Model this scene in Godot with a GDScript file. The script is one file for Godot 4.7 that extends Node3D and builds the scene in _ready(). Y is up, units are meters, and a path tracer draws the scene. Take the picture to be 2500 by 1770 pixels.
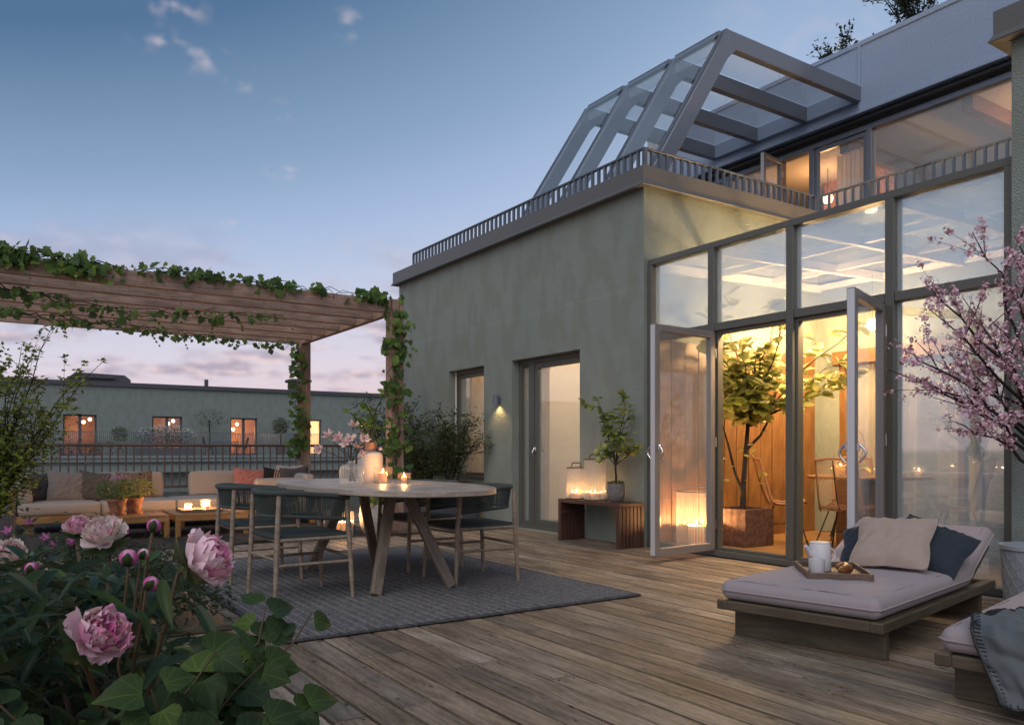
extends Node3D

# ---------------------------------------------------------------- mesh builder
class MB:
	var v := PackedVector3Array()
	var n := PackedVector3Array()
	var t := PackedVector2Array()
	var ix := PackedInt32Array()

	func tri(a: Vector3, b: Vector3, c: Vector3, want: Vector3, ua := Vector2.ZERO, ub := Vector2.ZERO, uc := Vector2.ZERO) -> void:
		var g := (c - a).cross(b - a)
		if g.dot(want) < 0.0:
			var s := b; b = c; c = s
			var us := ub; ub = uc; uc = us
			g = -g
		g = g.normalized()
		var k := v.size()
		v.append_array([a, b, c]); n.append_array([g, g, g]); t.append_array([ua, ub, uc]); ix.append_array([k, k + 1, k + 2])

	func quad(a: Vector3, b: Vector3, c: Vector3, d: Vector3, want: Vector3, uo := Vector2.ZERO, uvs = null) -> void:
		var w := a.distance_to(b); var h := a.distance_to(d)
		var q: Array = uvs if uvs != null else [uo, uo + Vector2(w, 0), uo + Vector2(w, h), uo + Vector2(0, h)]
		tri(a, b, c, want, q[0], q[1], q[2]); tri(a, c, d, want, q[0], q[2], q[3])

	func box(c: Vector3, s: Vector3, b := Basis(), ch := 0.0, uo := Vector2.ZERO) -> void:
		var h := s * 0.5
		var g := 0
		if s.y > s[g]: g = 1
		if s.z > s[g]: g = 2
		ch = minf(ch, minf(h.x, minf(h.y, h.z)) * 0.6)
		for k in 3:
			var i := (k + 1) % 3; var j := (k + 2) % 3
			var ua := i; var va := j
			if g == j: ua = j; va = i
			for sg in [-1.0, 1.0]:
				var p := []; var uv := []
				for q in [[-1, -1], [1, -1], [1, 1], [-1, 1]]:
					var l := Vector3.ZERO
					l[k] = sg * h[k]; l[i] = q[0] * (h[i] - ch); l[j] = q[1] * (h[j] - ch)
					p.append(c + b * l); uv.append(uo + Vector2(l[ua] + (0.37 * k), l[va] + 0.21 * k + 0.11 * sg))
				var w := Vector3.ZERO; w[k] = sg
				quad(p[0], p[1], p[2], p[3], b * w, uo, uv)
		if ch > 0.0:
			for k in 3:
				var i := (k + 1) % 3; var j := (k + 2) % 3
				for si in [-1.0, 1.0]:
					for sj in [-1.0, 1.0]:
						var p := []
						for q in [[0, -1], [0, 1], [1, 1], [1, -1]]:
							var l := Vector3.ZERO
							l[k] = q[1] * (h[k] - ch)
							l[i] = si * (h[i] - (ch if q[0] else 0.0)); l[j] = sj * (h[j] - (0.0 if q[0] else ch))
							p.append(c + b * l)
						var w := Vector3.ZERO; w[i] = si; w[j] = sj
						quad(p[0], p[1], p[2], p[3], b * w, uo)
			for sx in [-1.0, 1.0]:
				for sy in [-1.0, 1.0]:
					for sz in [-1.0, 1.0]:
						var e := Vector3(sx, sy, sz)
						tri(c + b * (e * Vector3(h.x, h.y - ch, h.z - ch)), c + b * (e * Vector3(h.x - ch, h.y, h.z - ch)), c + b * (e * Vector3(h.x - ch, h.y - ch, h.z)), b * e, uo, uo, uo)

	func span(a: Vector3, b: Vector3, ch := 0.0, uo := Vector2.ZERO) -> void:   # box between two corners
		box((a + b) * 0.5, (b - a).abs(), Basis(), ch, uo)

	func bar(a: Vector3, b: Vector3, w: float, h: float, up := Vector3.UP, ch := 0.0, uo := Vector2.ZERO) -> void:   # square bar from a to b
		var x := (b - a).normalized()
		if absf(x.dot(up)) > 0.98: up = Vector3.RIGHT
		var z := x.cross(up).normalized(); var y := z.cross(x)
		box((a + b) * 0.5, Vector3(a.distance_to(b), h, w), Basis(x, y, z), ch, uo)

	func ring_strip(rows: Array, normals: Array, closed: bool, us := 1.0, vs := 1.0) -> void:   # rows of points -> smooth surface
		var k := v.size(); var w: int = rows[0].size()
		for r in rows.size():
			for q in w:
				v.append(rows[r][q]); n.append(normals[r][q]); t.append(Vector2(us * q / maxf(1, w - (0 if closed else 1)), vs * r / maxf(1, rows.size() - 1)))
		for r in rows.size() - 1:
			for q in (w if closed else w - 1):
				var a := k + r * w + q; var b := k + r * w + (q + 1) % w
				var c := b + w; var d := a + w
				var g := (v[c] - v[a]).cross(v[b] - v[a])
				if g.dot(n[a] + n[c]) >= 0.0: ix.append_array([a, b, c, a, c, d])
				else: ix.append_array([a, c, b, a, d, c])

	func tube(pts: Array, rad, sides := 8, cap := true, flat := 1.0) -> void:
		var rows := []; var nr := []
		var d0: Vector3 = (pts[1] - pts[0]).normalized()
		var x := d0.cross(Vector3.UP if absf(d0.y) < 0.9 else Vector3.RIGHT).normalized()
		var len := 0.0
		for i in pts.size():
			var d: Vector3 = (pts[mini(i + 1, pts.size() - 1)] - pts[maxi(i - 1, 0)]).normalized()
			x = (x - d * x.dot(d)).normalized()
			var y := d.cross(x)
			var r: float = rad if (rad is float or rad is int) else rad[i]
			var row := []; var nn := []
			for s in sides:
				var a := TAU * s / sides
				var o := x * cos(a) + y * sin(a) * flat
				row.append(pts[i] + o * r); nn.append((x * cos(a) + y * sin(a) / flat).normalized())
			rows.append(row); nr.append(nn)
			if i: len += pts[i].distance_to(pts[i - 1])
		ring_strip(rows, nr, true, 0.12, len)
		if cap:
			for e in [0, pts.size() - 1]:
				var out: Vector3 = (pts[0] - pts[1]) if e == 0 else (pts[-1] - pts[-2])
				for s in sides: tri(pts[e], rows[e][s], rows[e][(s + 1) % sides], out)

	func lathe(pr: Array, segs := 24, at := Vector3.ZERO, sx := 1.0, sz := 1.0) -> void:   # pr: Vector2(radius, y)
		for i in pr.size() - 1:
			var a: Vector2 = pr[i]; var b: Vector2 = pr[i + 1]
			if a.distance_to(b) < 1e-6: continue
			var me := (b - a).normalized()
			var na := me; var nb := me
			if i > 0 and (a - pr[i - 1]).normalized().dot(me) > 0.75: na = (me + (a - pr[i - 1]).normalized()).normalized()
			if i < pr.size() - 2 and (pr[i + 2] - b).normalized().dot(me) > 0.75: nb = (me + (pr[i + 2] - b).normalized()).normalized()
			var rows := [[], []]; var nr := [[], []]
			for s in segs + 1:
				var q := TAU * s / segs
				var e := Vector3(cos(q) * sx, 0, sin(q) * sz)
				rows[0].append(at + e * a.x + Vector3.UP * a.y); rows[1].append(at + e * b.x + Vector3.UP * b.y)
				nr[0].append((e * na.y - Vector3.UP * na.x).normalized()); nr[1].append((e * nb.y - Vector3.UP * nb.x).normalized())
			ring_strip(rows, nr, false, 1.0, 1.0)

	func grid(nu: int, nv: int, f: Callable, us := 1.0, vs := 1.0, flip := false) -> void:
		var k := v.size()
		for j in nv + 1:
			for i in nu + 1:
				v.append(f.call(float(i) / nu, float(j) / nv)); n.append(Vector3.ZERO); t.append(Vector2(us * i / nu, vs * j / nv))
		for j in nv:
			for i in nu:
				var a := k + j * (nu + 1) + i; var b := a + 1; var c := b + nu + 1; var d := a + nu + 1
				for q in [[a, b, c], [a, c, d]]:
					var g: Vector3 = (v[q[2]] - v[q[0]]).cross(v[q[1]] - v[q[0]])
					if flip: g = -g
					for e in q: n[e] += g
					ix.append_array(q if not flip else [q[0], q[2], q[1]])
		for i in range(k, v.size()): n[i] = n[i].normalized() if n[i].length() > 1e-12 else Vector3.UP

	func rbox(c: Vector3, s: Vector3, r: float, seg := 6, puff := 0.0, b := Basis()) -> void:   # rounded, puffed box
		var h := s * 0.5; var inner := h - Vector3(r, r, r)
		for k in 3:
			var i := (k + 1) % 3; var j := (k + 2) % 3
			for sg in [-1.0, 1.0]:
				var rows := []; var nr := []
				for a in seg + 1:
					var row := []; var nn := []
					for e in seg + 1:
						var p := Vector3.ZERO
						var fa := _ease(-1.0 + 2.0 * a / seg); var fe := _ease(-1.0 + 2.0 * e / seg)
						p[k] = sg * h[k]; p[i] = fa * h[i]; p[j] = fe * h[j]
						var q := p.clamp(-inner, inner)
						var d := (p - q).normalized()
						var o := q + d * r
						var m := Vector3.ZERO; m[k] = sg
						o += m * puff * (1.0 - fa * fa) * (1.0 - fe * fe)
						var nx := d
						nx[i] += puff * 2.0 * fa * (1.0 - fe * fe) / maxf(h[i], 0.05); nx[j] += puff * 2.0 * fe * (1.0 - fa * fa) / maxf(h[j], 0.05)
						row.append(c + b * o); nn.append((b * nx).normalized())
					rows.append(row); nr.append(nn)
				ring_strip(rows, nr, false, s[j], s[i])

	func _ease(x: float) -> float:
		return signf(x) * (1.0 - pow(1.0 - absf(x), 1.8))

	func put(m: MB, xf: Transform3D) -> void:
		var k := v.size()
		v.append_array(xf * m.v)
		var nb := xf.basis.orthonormalized()
		for q in m.n: n.append(nb * q)
		t.append_array(m.t)
		for q in m.ix: ix.append(k + q)

	func mesh() -> ArrayMesh:
		var a := []; a.resize(Mesh.ARRAY_MAX)
		a[Mesh.ARRAY_VERTEX] = v; a[Mesh.ARRAY_NORMAL] = n; a[Mesh.ARRAY_TEX_UV] = t; a[Mesh.ARRAY_INDEX] = ix
		var m := ArrayMesh.new()
		m.add_surface_from_arrays(Mesh.PRIMITIVE_TRIANGLES, a)
		return m

# ---------------------------------------------------------------- scene helpers
var rng := RandomNumberGenerator.new()
var M := {}
var used := {}

func rf(a: float, b: float) -> float: return rng.randf_range(a, b)
func V(x: float, y: float, z: float) -> Vector3: return Vector3(x, y, z)

func numbered(called: String) -> String:
	used[called] = used.get(called, -1) + 1
	return called if used[called] == 0 else "%s_%03d" % [called, used[called]]

func thing(called: String, label: String, category: String, at := Vector3.ZERO, turn := 0.0, group := "") -> Node3D:
	var o := Node3D.new()
	o.name = numbered(called)
	add_child(o)
	o.position = at; o.rotation_degrees.y = turn
	o.set_meta("label", label); o.set_meta("category", category)
	if group: o.set_meta("group", group)
	return o

func struct(called: String) -> Node3D:
	var o := Node3D.new()
	o.name = numbered(called); add_child(o); o.set_meta("kind", "structure")
	return o

func part(parent: Node, called: String, mesh, material: Material, xf := Transform3D()) -> MeshInstance3D:
	var o := MeshInstance3D.new()
	o.name = called
	o.mesh = mesh.mesh() if mesh is MB else mesh
	o.material_override = material
	o.transform = xf
	parent.add_child(o, true)
	return o

func copy(src: Node3D, label: String, at: Vector3, turn: float) -> Node3D:
	var o: Node3D = src.duplicate()
	o.name = numbered(RegEx.create_from_string("_[0-9]{3}$").sub(str(src.name), "")); add_child(o)
	o.position = at; o.rotation_degrees.y = turn
	o.set_meta("label", label)
	return o

func many(parent: Node, called: String, mesh, material: Material, xfs: Array, cols = null) -> MultiMeshInstance3D:
	var mm := MultiMesh.new()
	mm.transform_format = MultiMesh.TRANSFORM_3D
	mm.use_colors = cols != null
	mm.mesh = mesh.mesh() if mesh is MB else mesh
	mm.instance_count = xfs.size()
	for i in xfs.size():
		mm.set_instance_transform(i, xfs[i])
		if cols != null: mm.set_instance_color(i, cols[i])
	var o := MultiMeshInstance3D.new()
	o.name = called; o.multimesh = mm; o.material_override = material
	parent.add_child(o, true)
	o.set_meta("kind", "stuff")
	return o

func omni(parent: Node, at: Vector3, energy: float, col: Color, size := 0.03) -> void:
	var l := OmniLight3D.new()
	l.name = "glow_light"; l.light_energy = energy; l.light_color = col; l.light_size = size
	l.omni_range = 20.0; l.omni_attenuation = 2.0; l.shadow_enabled = true
	parent.add_child(l, true); l.position = at

func look(dir: Vector3, roll := 0.0) -> Basis:   # y axis along dir
	var y := dir.normalized()
	var x := y.cross(Vector3.FORWARD if absf(y.z) < 0.9 else Vector3.RIGHT).normalized()
	return Basis(x, y, x.cross(y)) * Basis(Vector3.UP, roll)

# ---------------------------------------------------------------- materials
func lin(r: float, g: float, b: float) -> Color: return Color(r, g, b).linear_to_srgb()

func mat(key: String, c: Color, rough := 0.7, metal := 0.0) -> StandardMaterial3D:
	var m := StandardMaterial3D.new()
	m.resource_name = key
	m.albedo_color = c; m.roughness = rough; m.metallic = metal
	M[key] = m
	return m

func noise(freq: float, oct: int, seed_: int) -> FastNoiseLite:
	var f := FastNoiseLite.new()
	f.noise_type = FastNoiseLite.TYPE_SIMPLEX_SMOOTH
	f.frequency = freq; f.fractal_octaves = oct; f.seed = seed_
	return f

func ntex(freq: float, oct: int, seed_: int, lo: Color, hi: Color, size := 512, a := 0.0, b := 1.0) -> NoiseTexture2D:
	var t := NoiseTexture2D.new()
	t.width = size; t.height = size; t.seamless = true; t.noise = noise(freq, oct, seed_)
	var g := Gradient.new()
	g.offsets = PackedFloat32Array([a, b]); g.colors = PackedColorArray([lo, hi])
	t.color_ramp = g
	return t

func nnorm(freq: float, oct: int, seed_: int, bump: float, size := 512) -> NoiseTexture2D:
	var t := NoiseTexture2D.new()
	t.width = size; t.height = size; t.seamless = true; t.noise = noise(freq, oct, seed_)
	t.as_normal_map = true; t.bump_strength = bump
	return t

func tri(m: StandardMaterial3D, scale: float, world := true) -> void:
	m.uv1_triplanar = true; m.uv1_world_triplanar = world; m.uv1_scale = Vector3.ONE * scale

func wood_image(seed_: int, dark: Color, light: Color, knots: int, w := 1024, h := 256) -> Image:
	var r := RandomNumberGenerator.new(); r.seed = seed_
	var big := noise(0.011, 2, seed_); var fine := noise(0.09, 3, seed_ + 1); var blot := noise(0.012, 3, seed_ + 2)
	var ks := []
	for i in knots: ks.append([r.randf() * w, r.randf() * h, r.randf_range(3.0, 7.0)])
	var bytes := PackedByteArray(); bytes.resize(w * h * 3)
	var at := 0
	for y in h:
		for x in w:
			var a := TAU * x / w
			var cx := cos(a) * 34.0; var sx := sin(a) * 34.0
			var yy := float(y)
			var hard := 0.0
			for k in ks:
				var dx: float = absf(x - k[0]); dx = minf(dx, w - dx)
				var dy: float = y - k[1]
				if dx < 60.0 and absf(dy) < 40.0:
					var d := sqrt(dx * dx * 0.45 + dy * dy)
					yy += signf(dy) * k[2] * 1.6 * exp(-d / (k[2] * 1.7))
					if d < k[2]: hard = maxf(hard, 1.0 - d / k[2])
			var g := big.get_noise_3d(cx, sx, yy * 1.1) * 3.4
			var ringy := 0.5 + 0.5 * sin(yy * 0.30 + g * 3.0)
			var f := fine.get_noise_3d(cx * 2.2, sx * 2.2, y * 5.0)
			var bl := blot.get_noise_3d(cx * 1.8, sx * 1.8, y * 0.9)
			var s := clampf(0.5 + (ringy - 0.5) * 0.30 + f * 0.55 + bl * 0.55, 0.0, 1.0)
			var c := dark.lerp(light, s)
			if hard > 0.0: c = c.lerp(dark * 0.62, minf(0.8, hard * 1.3))
			bytes[at] = int(clampf(c.r, 0, 1) * 255); bytes[at + 1] = int(clampf(c.g, 0, 1) * 255); bytes[at + 2] = int(clampf(c.b, 0, 1) * 255)
			at += 3
	return Image.create_from_data(w, h, false, Image.FORMAT_RGB8, bytes)

func wood(key: String, im: Image, tint: Color, rough: float, len := 2.4, wid := 0.6, relief := 0.0) -> StandardMaterial3D:
	var m := mat(key, tint, rough)
	if not M.has(im): M[im] = ImageTexture.create_from_image(im)
	m.albedo_texture = M[im]
	m.uv1_scale = Vector3(1.0 / len, 1.0 / wid, 1.0)
	if relief > 0.0:
		m.heightmap_enabled = true; m.heightmap_texture = M[im]; m.heightmap_scale = relief
	return m

func leaf_mat(key: String, c: Color, back := 0.5, rough := 0.5) -> StandardMaterial3D:
	var m := mat(key, c, rough)
	m.backlight_enabled = true
	m.backlight = Color(back, back, back * 0.7)
	m.vertex_color_use_as_albedo = true
	m.metallic_specular = 0.28
	return m

# ---------------------------------------------------------------- sky
func ramp(stops: Array, e: float) -> Vector3:
	for i in stops.size() - 1:
		if e <= stops[i + 1][0]:
			var k := clampf((e - stops[i][0]) / (stops[i + 1][0] - stops[i][0]), 0.0, 1.0)
			return stops[i][1].lerp(stops[i + 1][1], k)
	return stops[-1][1]

func make_sky() -> PanoramaSkyMaterial:
	var w := 2048; var h := 1024
	var st := [[0.0, Vector3(0.74, 0.53, 0.54)], [3.0, Vector3(0.76, 0.57, 0.60)], [7.0, Vector3(0.72, 0.65, 0.73)], [12.0, Vector3(0.57, 0.61, 0.76)], [18.0, Vector3(0.39, 0.50, 0.71)], [24.0, Vector3(0.25, 0.365, 0.54)], [29.5, Vector3(0.168, 0.272, 0.42)], [35.5, Vector3(0.086, 0.170, 0.31)], [48.0, Vector3(0.072, 0.150, 0.28)], [90.0, Vector3(0.072, 0.148, 0.275)]]
	var wisps := [[9.8,25.4,0.9,0.38],[12.0,24.7,1.0,0.4],[14.8,23.8,0.6,0.35],[22.2,27.7,0.8,0.5],[17.2,22.3,0.55,0.3],[17.5,18.7,0.7,0.25],[14.3,15.1,1.0,0.16],[10.5,27.2,1.2,0.35]]
	var n1 := noise(0.9, 5, 11); var n2 := noise(0.35, 3, 5); var n3 := noise(2.2, 5, 23); var n4 := noise(1.0, 5, 77)
	var im := Image.create(w, h, false, Image.FORMAT_RGBAF)
	im.fill(Color(0.30, 0.28, 0.30))
	var data := PackedFloat32Array(); data.resize(w * h * 4)
	var at := 0
	for y in h:
		var e := 90.0 - (y + 0.5) * 180.0 / h
		for x in w:
			var c := Vector3(0.16, 0.15, 0.16)
			if e > -0.5:
				var az := (x + 0.5) * TAU / w    # panorama: column 0 looks along -Z, a quarter on along +X
				var dx := sin(az); var dz := -cos(az)
				var rel := dx * 0.833 + dz * 0.553    # sine of the angle to the right of the view
				var fwd := dx * 0.553 - dz * 0.833
				var ee := maxf(0.0, e - 23.0 * clampf(rel, -0.6, 0.28) * clampf(e / 28.0, 0.0, 1.0))
				c = ramp(st, ee)
				var ye := sin(deg_to_rad(maxf(e, 0.0)))
				# low stratus, stretched along the horizon
				if e < 17.0:
					var k := 1.0 / (ye + 0.11)
					var px := dx * k; var pz := dz * k
					var s := n1.get_noise_2d(px * 1.25, pz * 1.25) + 0.5 * n3.get_noise_2d(px * 1.8, pz * 1.8)
					var cover := clampf((s + 0.16) * 1.9, 0.0, 1.0) * clampf((15.5 - e) / 6.0, 0.0, 1.0)
					var lit := clampf(0.5 + 1.4 * n3.get_noise_2d(px * 2.2 + 3.0, pz * 2.2), 0.0, 1.0)
					var cloud := Vector3(0.37, 0.325, 0.42).lerp(Vector3(0.98, 0.74, 0.70), lit * lit * (0.75 if e < 9.0 else 0.4))
					c = c.lerp(cloud, cover * 0.82)
				# thin pink wisps higher up
				if e > 8.0 and e < 48.0:
					var k2 := 1.0 / (ye + 0.05)
					var wx := dx * k2; var wz := dz * k2
					var m := clampf(n2.get_noise_2d(wx * 1.3 + 7.0, wz * 1.3) * 1.4 - 0.72, 0.0, 1.0)
					var azd := rad_to_deg(atan2(dx, -dz))
					for q in wisps:
						var gx: float = (azd - q[0]) / q[2]; var gy: float = (e - q[1]) / q[3]
						m = maxf(m, 1.25 * exp(-0.5 * (gx * gx + gy * gy)))
					var s2 := n3.get_noise_2d(wx * 4.5, wz * 4.5 + 2.0) + 0.45 * n4.get_noise_2d(wx * 9.0, wz * 9.0)
					var cv := m * clampf((s2 + 0.02) * 2.4, 0.0, 1.0)
					c = c.lerp(Vector3(0.70, 0.60, 0.64), cv * 0.5)
				# heaped clouds catching the last sun, low on the side away from the building
				if e > 3.0 and e < 34.0 and dx < 0.1:
					var side := clampf((-dx - 0.25) * 2.2, 0.0, 1.0) * clampf((0.55 - fwd) * 3.0, 0.0, 1.0)
					if side > 0.0:
						var aa := atan2(dx, -dz)
						var s3 := n4.get_noise_2d(aa * 2.6, e * 0.045) * 1.1 + 0.45 * n3.get_noise_2d(aa * 3.4, e * 0.075)
						var cu := clampf((s3 - 0.02 - maxf(0.0, e - 16.0) * 0.035) * 3.2, 0.0, 1.0) * clampf((e - 3.0) / 5.0, 0.0, 1.0) * side
						var shade := clampf(0.55 + 1.1 * n3.get_noise_2d(aa * 5.0, e * 0.11 + 4.0), 0.0, 1.0)
						c = c.lerp(Vector3(0.55, 0.50, 0.54).lerp(Vector3(1.05, 0.86, 0.70), shade), cu * 0.9)
			data[at] = c.x; data[at + 1] = c.y; data[at + 2] = c.z; data[at + 3] = 1.0
			at += 4
	im = Image.create_from_data(w, h, false, Image.FORMAT_RGBAF, data.to_byte_array())
	var p := PanoramaSkyMaterial.new()
	p.panorama = ImageTexture.create_from_image(im)
	return p

func _ready() -> void:
	rng.seed = 20
	# camera: eye 1 m above the deck, level, lens shifted up
	var cam := Camera3D.new()
	cam.name = "camera"
	cam.position = V(0, 1.0, 0)
	cam.rotation_degrees = V(0, -33.6, 0)
	cam.projection = Camera3D.PROJECTION_FRUSTUM
	cam.near = 0.1
	cam.size = 0.1 * 1770.0 / 1940.0
	cam.frustum_offset = Vector2(0.0, 0.1 * (1101.0 - 885.0) / 1940.0)
	cam.far = 900.0
	add_child(cam); cam.current = true
	# sky and air
	var env := Environment.new()
	env.background_mode = Environment.BG_SKY
	env.sky = Sky.new()
	env.sky.sky_material = make_sky()
	env.background_energy_multiplier = 0.64
	env.tonemap_mode = Environment.TONE_MAPPER_LINEAR
	env.tonemap_exposure = 1.62
	env.sdfgi_enabled = true; env.ssao_enabled = true; env.ssil_enabled = true
	var we := WorldEnvironment.new()
	we.name = "environment"; we.environment = env
	add_child(we)
	# afterglow of the sun that has just set, very soft
	var sun := DirectionalLight3D.new()
	sun.name = "sun"
	sun.light_energy = 0.32
	sun.light_color = Color(0.98, 0.95, 0.93)
	sun.light_angular_distance = 60.0
	sun.shadow_enabled = true
	sun.rotation_degrees = V(-46, -52, 0)
	add_child(sun)
	make_materials()
	make_setting()
	make_building()
	make_conservatory()
	make_upper()
	make_far()
	make_pergola()
	make_lounge()
	make_dining()
	make_loungers()
	make_wall_side()
	make_inside()
	make_garden()

func make_materials() -> void:
	var weathered := wood_image(3, Color(0.45, 0.405, 0.35), Color(0.80, 0.75, 0.69), 12)
	var i := 0
	for tone in [lin(0.56, 0.51, 0.46), lin(0.66, 0.59, 0.51), lin(0.80, 0.74, 0.67), lin(0.54, 0.46, 0.38), lin(0.70, 0.61, 0.50), lin(0.43, 0.40, 0.365)]:
		var pm := wood("deck%d" % i, weathered, tone, 0.62, 2.8, 0.55, 0.18)
		pm.heightmap_scale = 0.12
		i += 1
	var brown := wood_image(8, Color(0.49, 0.41, 0.355), Color(0.74, 0.635, 0.565), 6)
	wood("pergola_wood", brown, lin(0.95, 0.9, 0.88), 0.75, 2.4, 0.7, 0.15)
	var oak := wood_image(14, Color(0.62, 0.47, 0.30), Color(0.83, 0.68, 0.48), 5)
	var ash := wood_image(19, Color(0.55, 0.51, 0.47), Color(0.76, 0.72, 0.68), 4)
	wood("teak", oak, lin(0.72, 0.62, 0.5), 0.5, 2.0, 0.5)
	wood("oak_grey", ash, lin(0.98, 0.93, 0.88), 0.42, 1.6, 0.5)
	wood("leg_oak", ash, lin(0.50, 0.45, 0.41), 0.55, 1.6, 0.5)
	wood("chair_wood", ash, lin(0.72, 0.64, 0.54), 0.55, 1.2, 0.4)
	wood("dark_wood", ash, lin(0.24, 0.21, 0.155), 0.5, 1.4, 0.4)
	wood("bench_wood", ash, lin(0.16, 0.075, 0.062), 0.55, 1.4, 0.4)
	wood("tray_wood", ash, lin(0.40, 0.30, 0.25), 0.55, 1.0, 0.4)
	wood("warm_wood", oak, lin(0.36, 0.28, 0.20), 0.5, 1.6, 0.5)
	wood("inner_floor", oak, lin(0.52, 0.46, 0.40), 0.4, 2.4, 0.5)
	# render (plaster): fine grain in the relief, broad uneven patches in the colour
	for a in [["plaster", lin(0.340, 0.392, 0.352), 1.25]]:
		var p := mat(a[0], a[1], 0.92)
		tri(p, 0.9)
		p.normal_enabled = true
		p.normal_texture = nnorm(0.07, 4, 31, 8.0, 1024); p.normal_scale = a[2]
		p.albedo_texture = ntex(0.20, 3, 9, Color(0.80, 0.80, 0.80), Color(1, 1, 1), 1024, 0.2, 0.8)
		p.detail_enabled = true
		p.detail_uv_layer = BaseMaterial3D.DETAIL_UV_2
		p.detail_blend_mode = BaseMaterial3D.BLEND_MODE_MUL
		p.detail_albedo = ntex(0.012, 5, 4, Color(0.965, 0.958, 0.94), Color(1, 1, 1), 512, 0.38, 0.6)
		p.uv2_triplanar = true; p.uv2_world_triplanar = true; p.uv2_scale = V(0.45, 0.2, 0.45)
	var cc := mat("concrete", lin(0.20, 0.19, 0.19), 0.85); tri(cc, 1.6, false)
	cc.albedo_texture = ntex(0.03, 5, 3, Color(0.84, 0.83, 0.83), Color(1, 1, 1), 512, 0.25, 0.75)
	cc.normal_enabled = true; cc.normal_texture = nnorm(0.06, 4, 8, 2.0); cc.normal_scale = 0.4
	var cp := mat("concrete_pale", lin(0.42, 0.38, 0.36), 0.85); tri(cp, 1.6, false)
	cp.albedo_texture = cc.albedo_texture
	var tc := mat("terracotta", lin(0.44, 0.20, 0.115), 0.8); tri(tc, 3.0, false)
	tc.albedo_texture = ntex(0.02, 4, 6, Color(0.66, 0.62, 0.6), Color(1, 1, 1), 256, 0.3, 0.7)
	var rust := mat("corten", lin(0.13, 0.075, 0.058), 0.75); tri(rust, 1.8, false)
	rust.albedo_texture = ntex(0.015, 5, 16, Color(0.74, 0.70, 0.70), Color(1, 0.95, 0.9), 512, 0.25, 0.75)
	rust.normal_enabled = true; rust.normal_texture = nnorm(0.05, 4, 18, 2.0); rust.normal_scale = 0.4
	mat("frame_metal", lin(0.105, 0.104, 0.088), 0.38, 0.0)
	mat("leaf_metal", lin(0.21, 0.195, 0.19), 0.34, 0.0)
	mat("cornice_metal", lin(0.125, 0.122, 0.116), 0.42, 0.0)
	mat("rail_metal", lin(0.115, 0.135, 0.165), 0.4, 0.0)
	mat("steel", lin(0.185, 0.20, 0.23), 0.28, 0.35)
	mat("brown_metal", lin(0.145, 0.095, 0.072), 0.45, 0.0)
	mat("roof_dark", lin(0.075, 0.075, 0.085), 0.6)
	mat("chrome", lin(0.65, 0.65, 0.66), 0.18, 1.0)
	mat("alu", lin(0.62, 0.62, 0.64), 0.35, 0.3)
	mat("white_paint", lin(0.78, 0.75, 0.70), 0.5)
	mat("black_metal", lin(0.015, 0.014, 0.014), 0.45)
	var fp := mat("panel_metal", lin(0.30, 0.38, 0.51), 0.5); tri(fp, 1.2)
	fp.albedo_texture = ntex(0.04, 4, 41, Color(0.955, 0.955, 0.955), Color(1, 1, 1), 512, 0.3, 0.7)
	var gl := mat("glass", Color(0.86, 0.92, 0.92, 0.05), 0.02)
	gl.transparency = BaseMaterial3D.TRANSPARENCY_ALPHA; gl.metallic_specular = 0.7; gl.metallic = 0.12   # coated panes mirror a little of the sky
	var gu := mat("glass_solar", Color(0.86, 0.92, 0.95, 0.05), 0.02)
	gu.transparency = BaseMaterial3D.TRANSPARENCY_ALPHA; gu.metallic_specular = 0.7; gu.metallic = 0.48   # sun-control coating on the upper panes
	var gd := mat("glass_door", Color(0.90, 0.94, 0.94, 0.03), 0.02)
	gd.transparency = BaseMaterial3D.TRANSPARENCY_ALPHA; gd.metallic_specular = 0.6; gd.metallic = 0.035
	var gp := mat("glass_plain", Color(0.95, 0.96, 0.96, 0.04), 0.03)
	gp.transparency = BaseMaterial3D.TRANSPARENCY_ALPHA
	var gr := mat("glass_ribbed", Color(0.93, 0.90, 0.84, 0.22), 0.10)
	gr.transparency = BaseMaterial3D.TRANSPARENCY_ALPHA
	var gs := mat("glass_smoke", Color(0.45, 0.38, 0.36, 0.14), 0.03)
	gs.transparency = BaseMaterial3D.TRANSPARENCY_ALPHA
	for a in [["sofa_cloth", lin(0.47, 0.40, 0.345)], ["lounger_cloth", lin(0.47, 0.40, 0.42)], ["linen", lin(0.52, 0.41, 0.35)], ["navy", lin(0.030, 0.042, 0.062)], ["coral", lin(0.53, 0.20, 0.16)], ["taupe", lin(0.085, 0.072, 0.062)], ["grey_cloth", lin(0.27, 0.24, 0.22)], ["throw", lin(0.145, 0.165, 0.18)], ["cream_cloth", lin(0.60, 0.53, 0.47)]]:
		var c := mat(a[0], a[1], 0.95)
		tri(c, 4.0, false)
		c.albedo_texture = ntex(0.16, 3, 51, Color(0.70, 0.69, 0.68), Color(1, 1, 1), 512, 0.25, 0.75)
		c.normal_enabled = true; c.normal_texture = nnorm(0.11, 3, 52, 3.0); c.normal_scale = 0.35
		c.rim_enabled = true; c.rim = 0.35; c.rim_tint = 0.6
	for k in ["lounger_cloth", "navy"]: M[k].normal_scale = 0.3
	var rope := mat("rope", lin(0.045, 0.056, 0.050), 0.85)
	rope.rim_enabled = true; rope.rim = 0.3
	var ct := mat("curtain", lin(0.70, 0.62, 0.52), 0.9)
	ct.backlight_enabled = true; ct.backlight = Color(0.7, 0.62, 0.5)
	var wax := mat("wax", lin(0.86, 0.72, 0.56), 0.5)
	wax.subsurf_scatter_enabled = true; wax.subsurf_scatter_strength = 0.9
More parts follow.
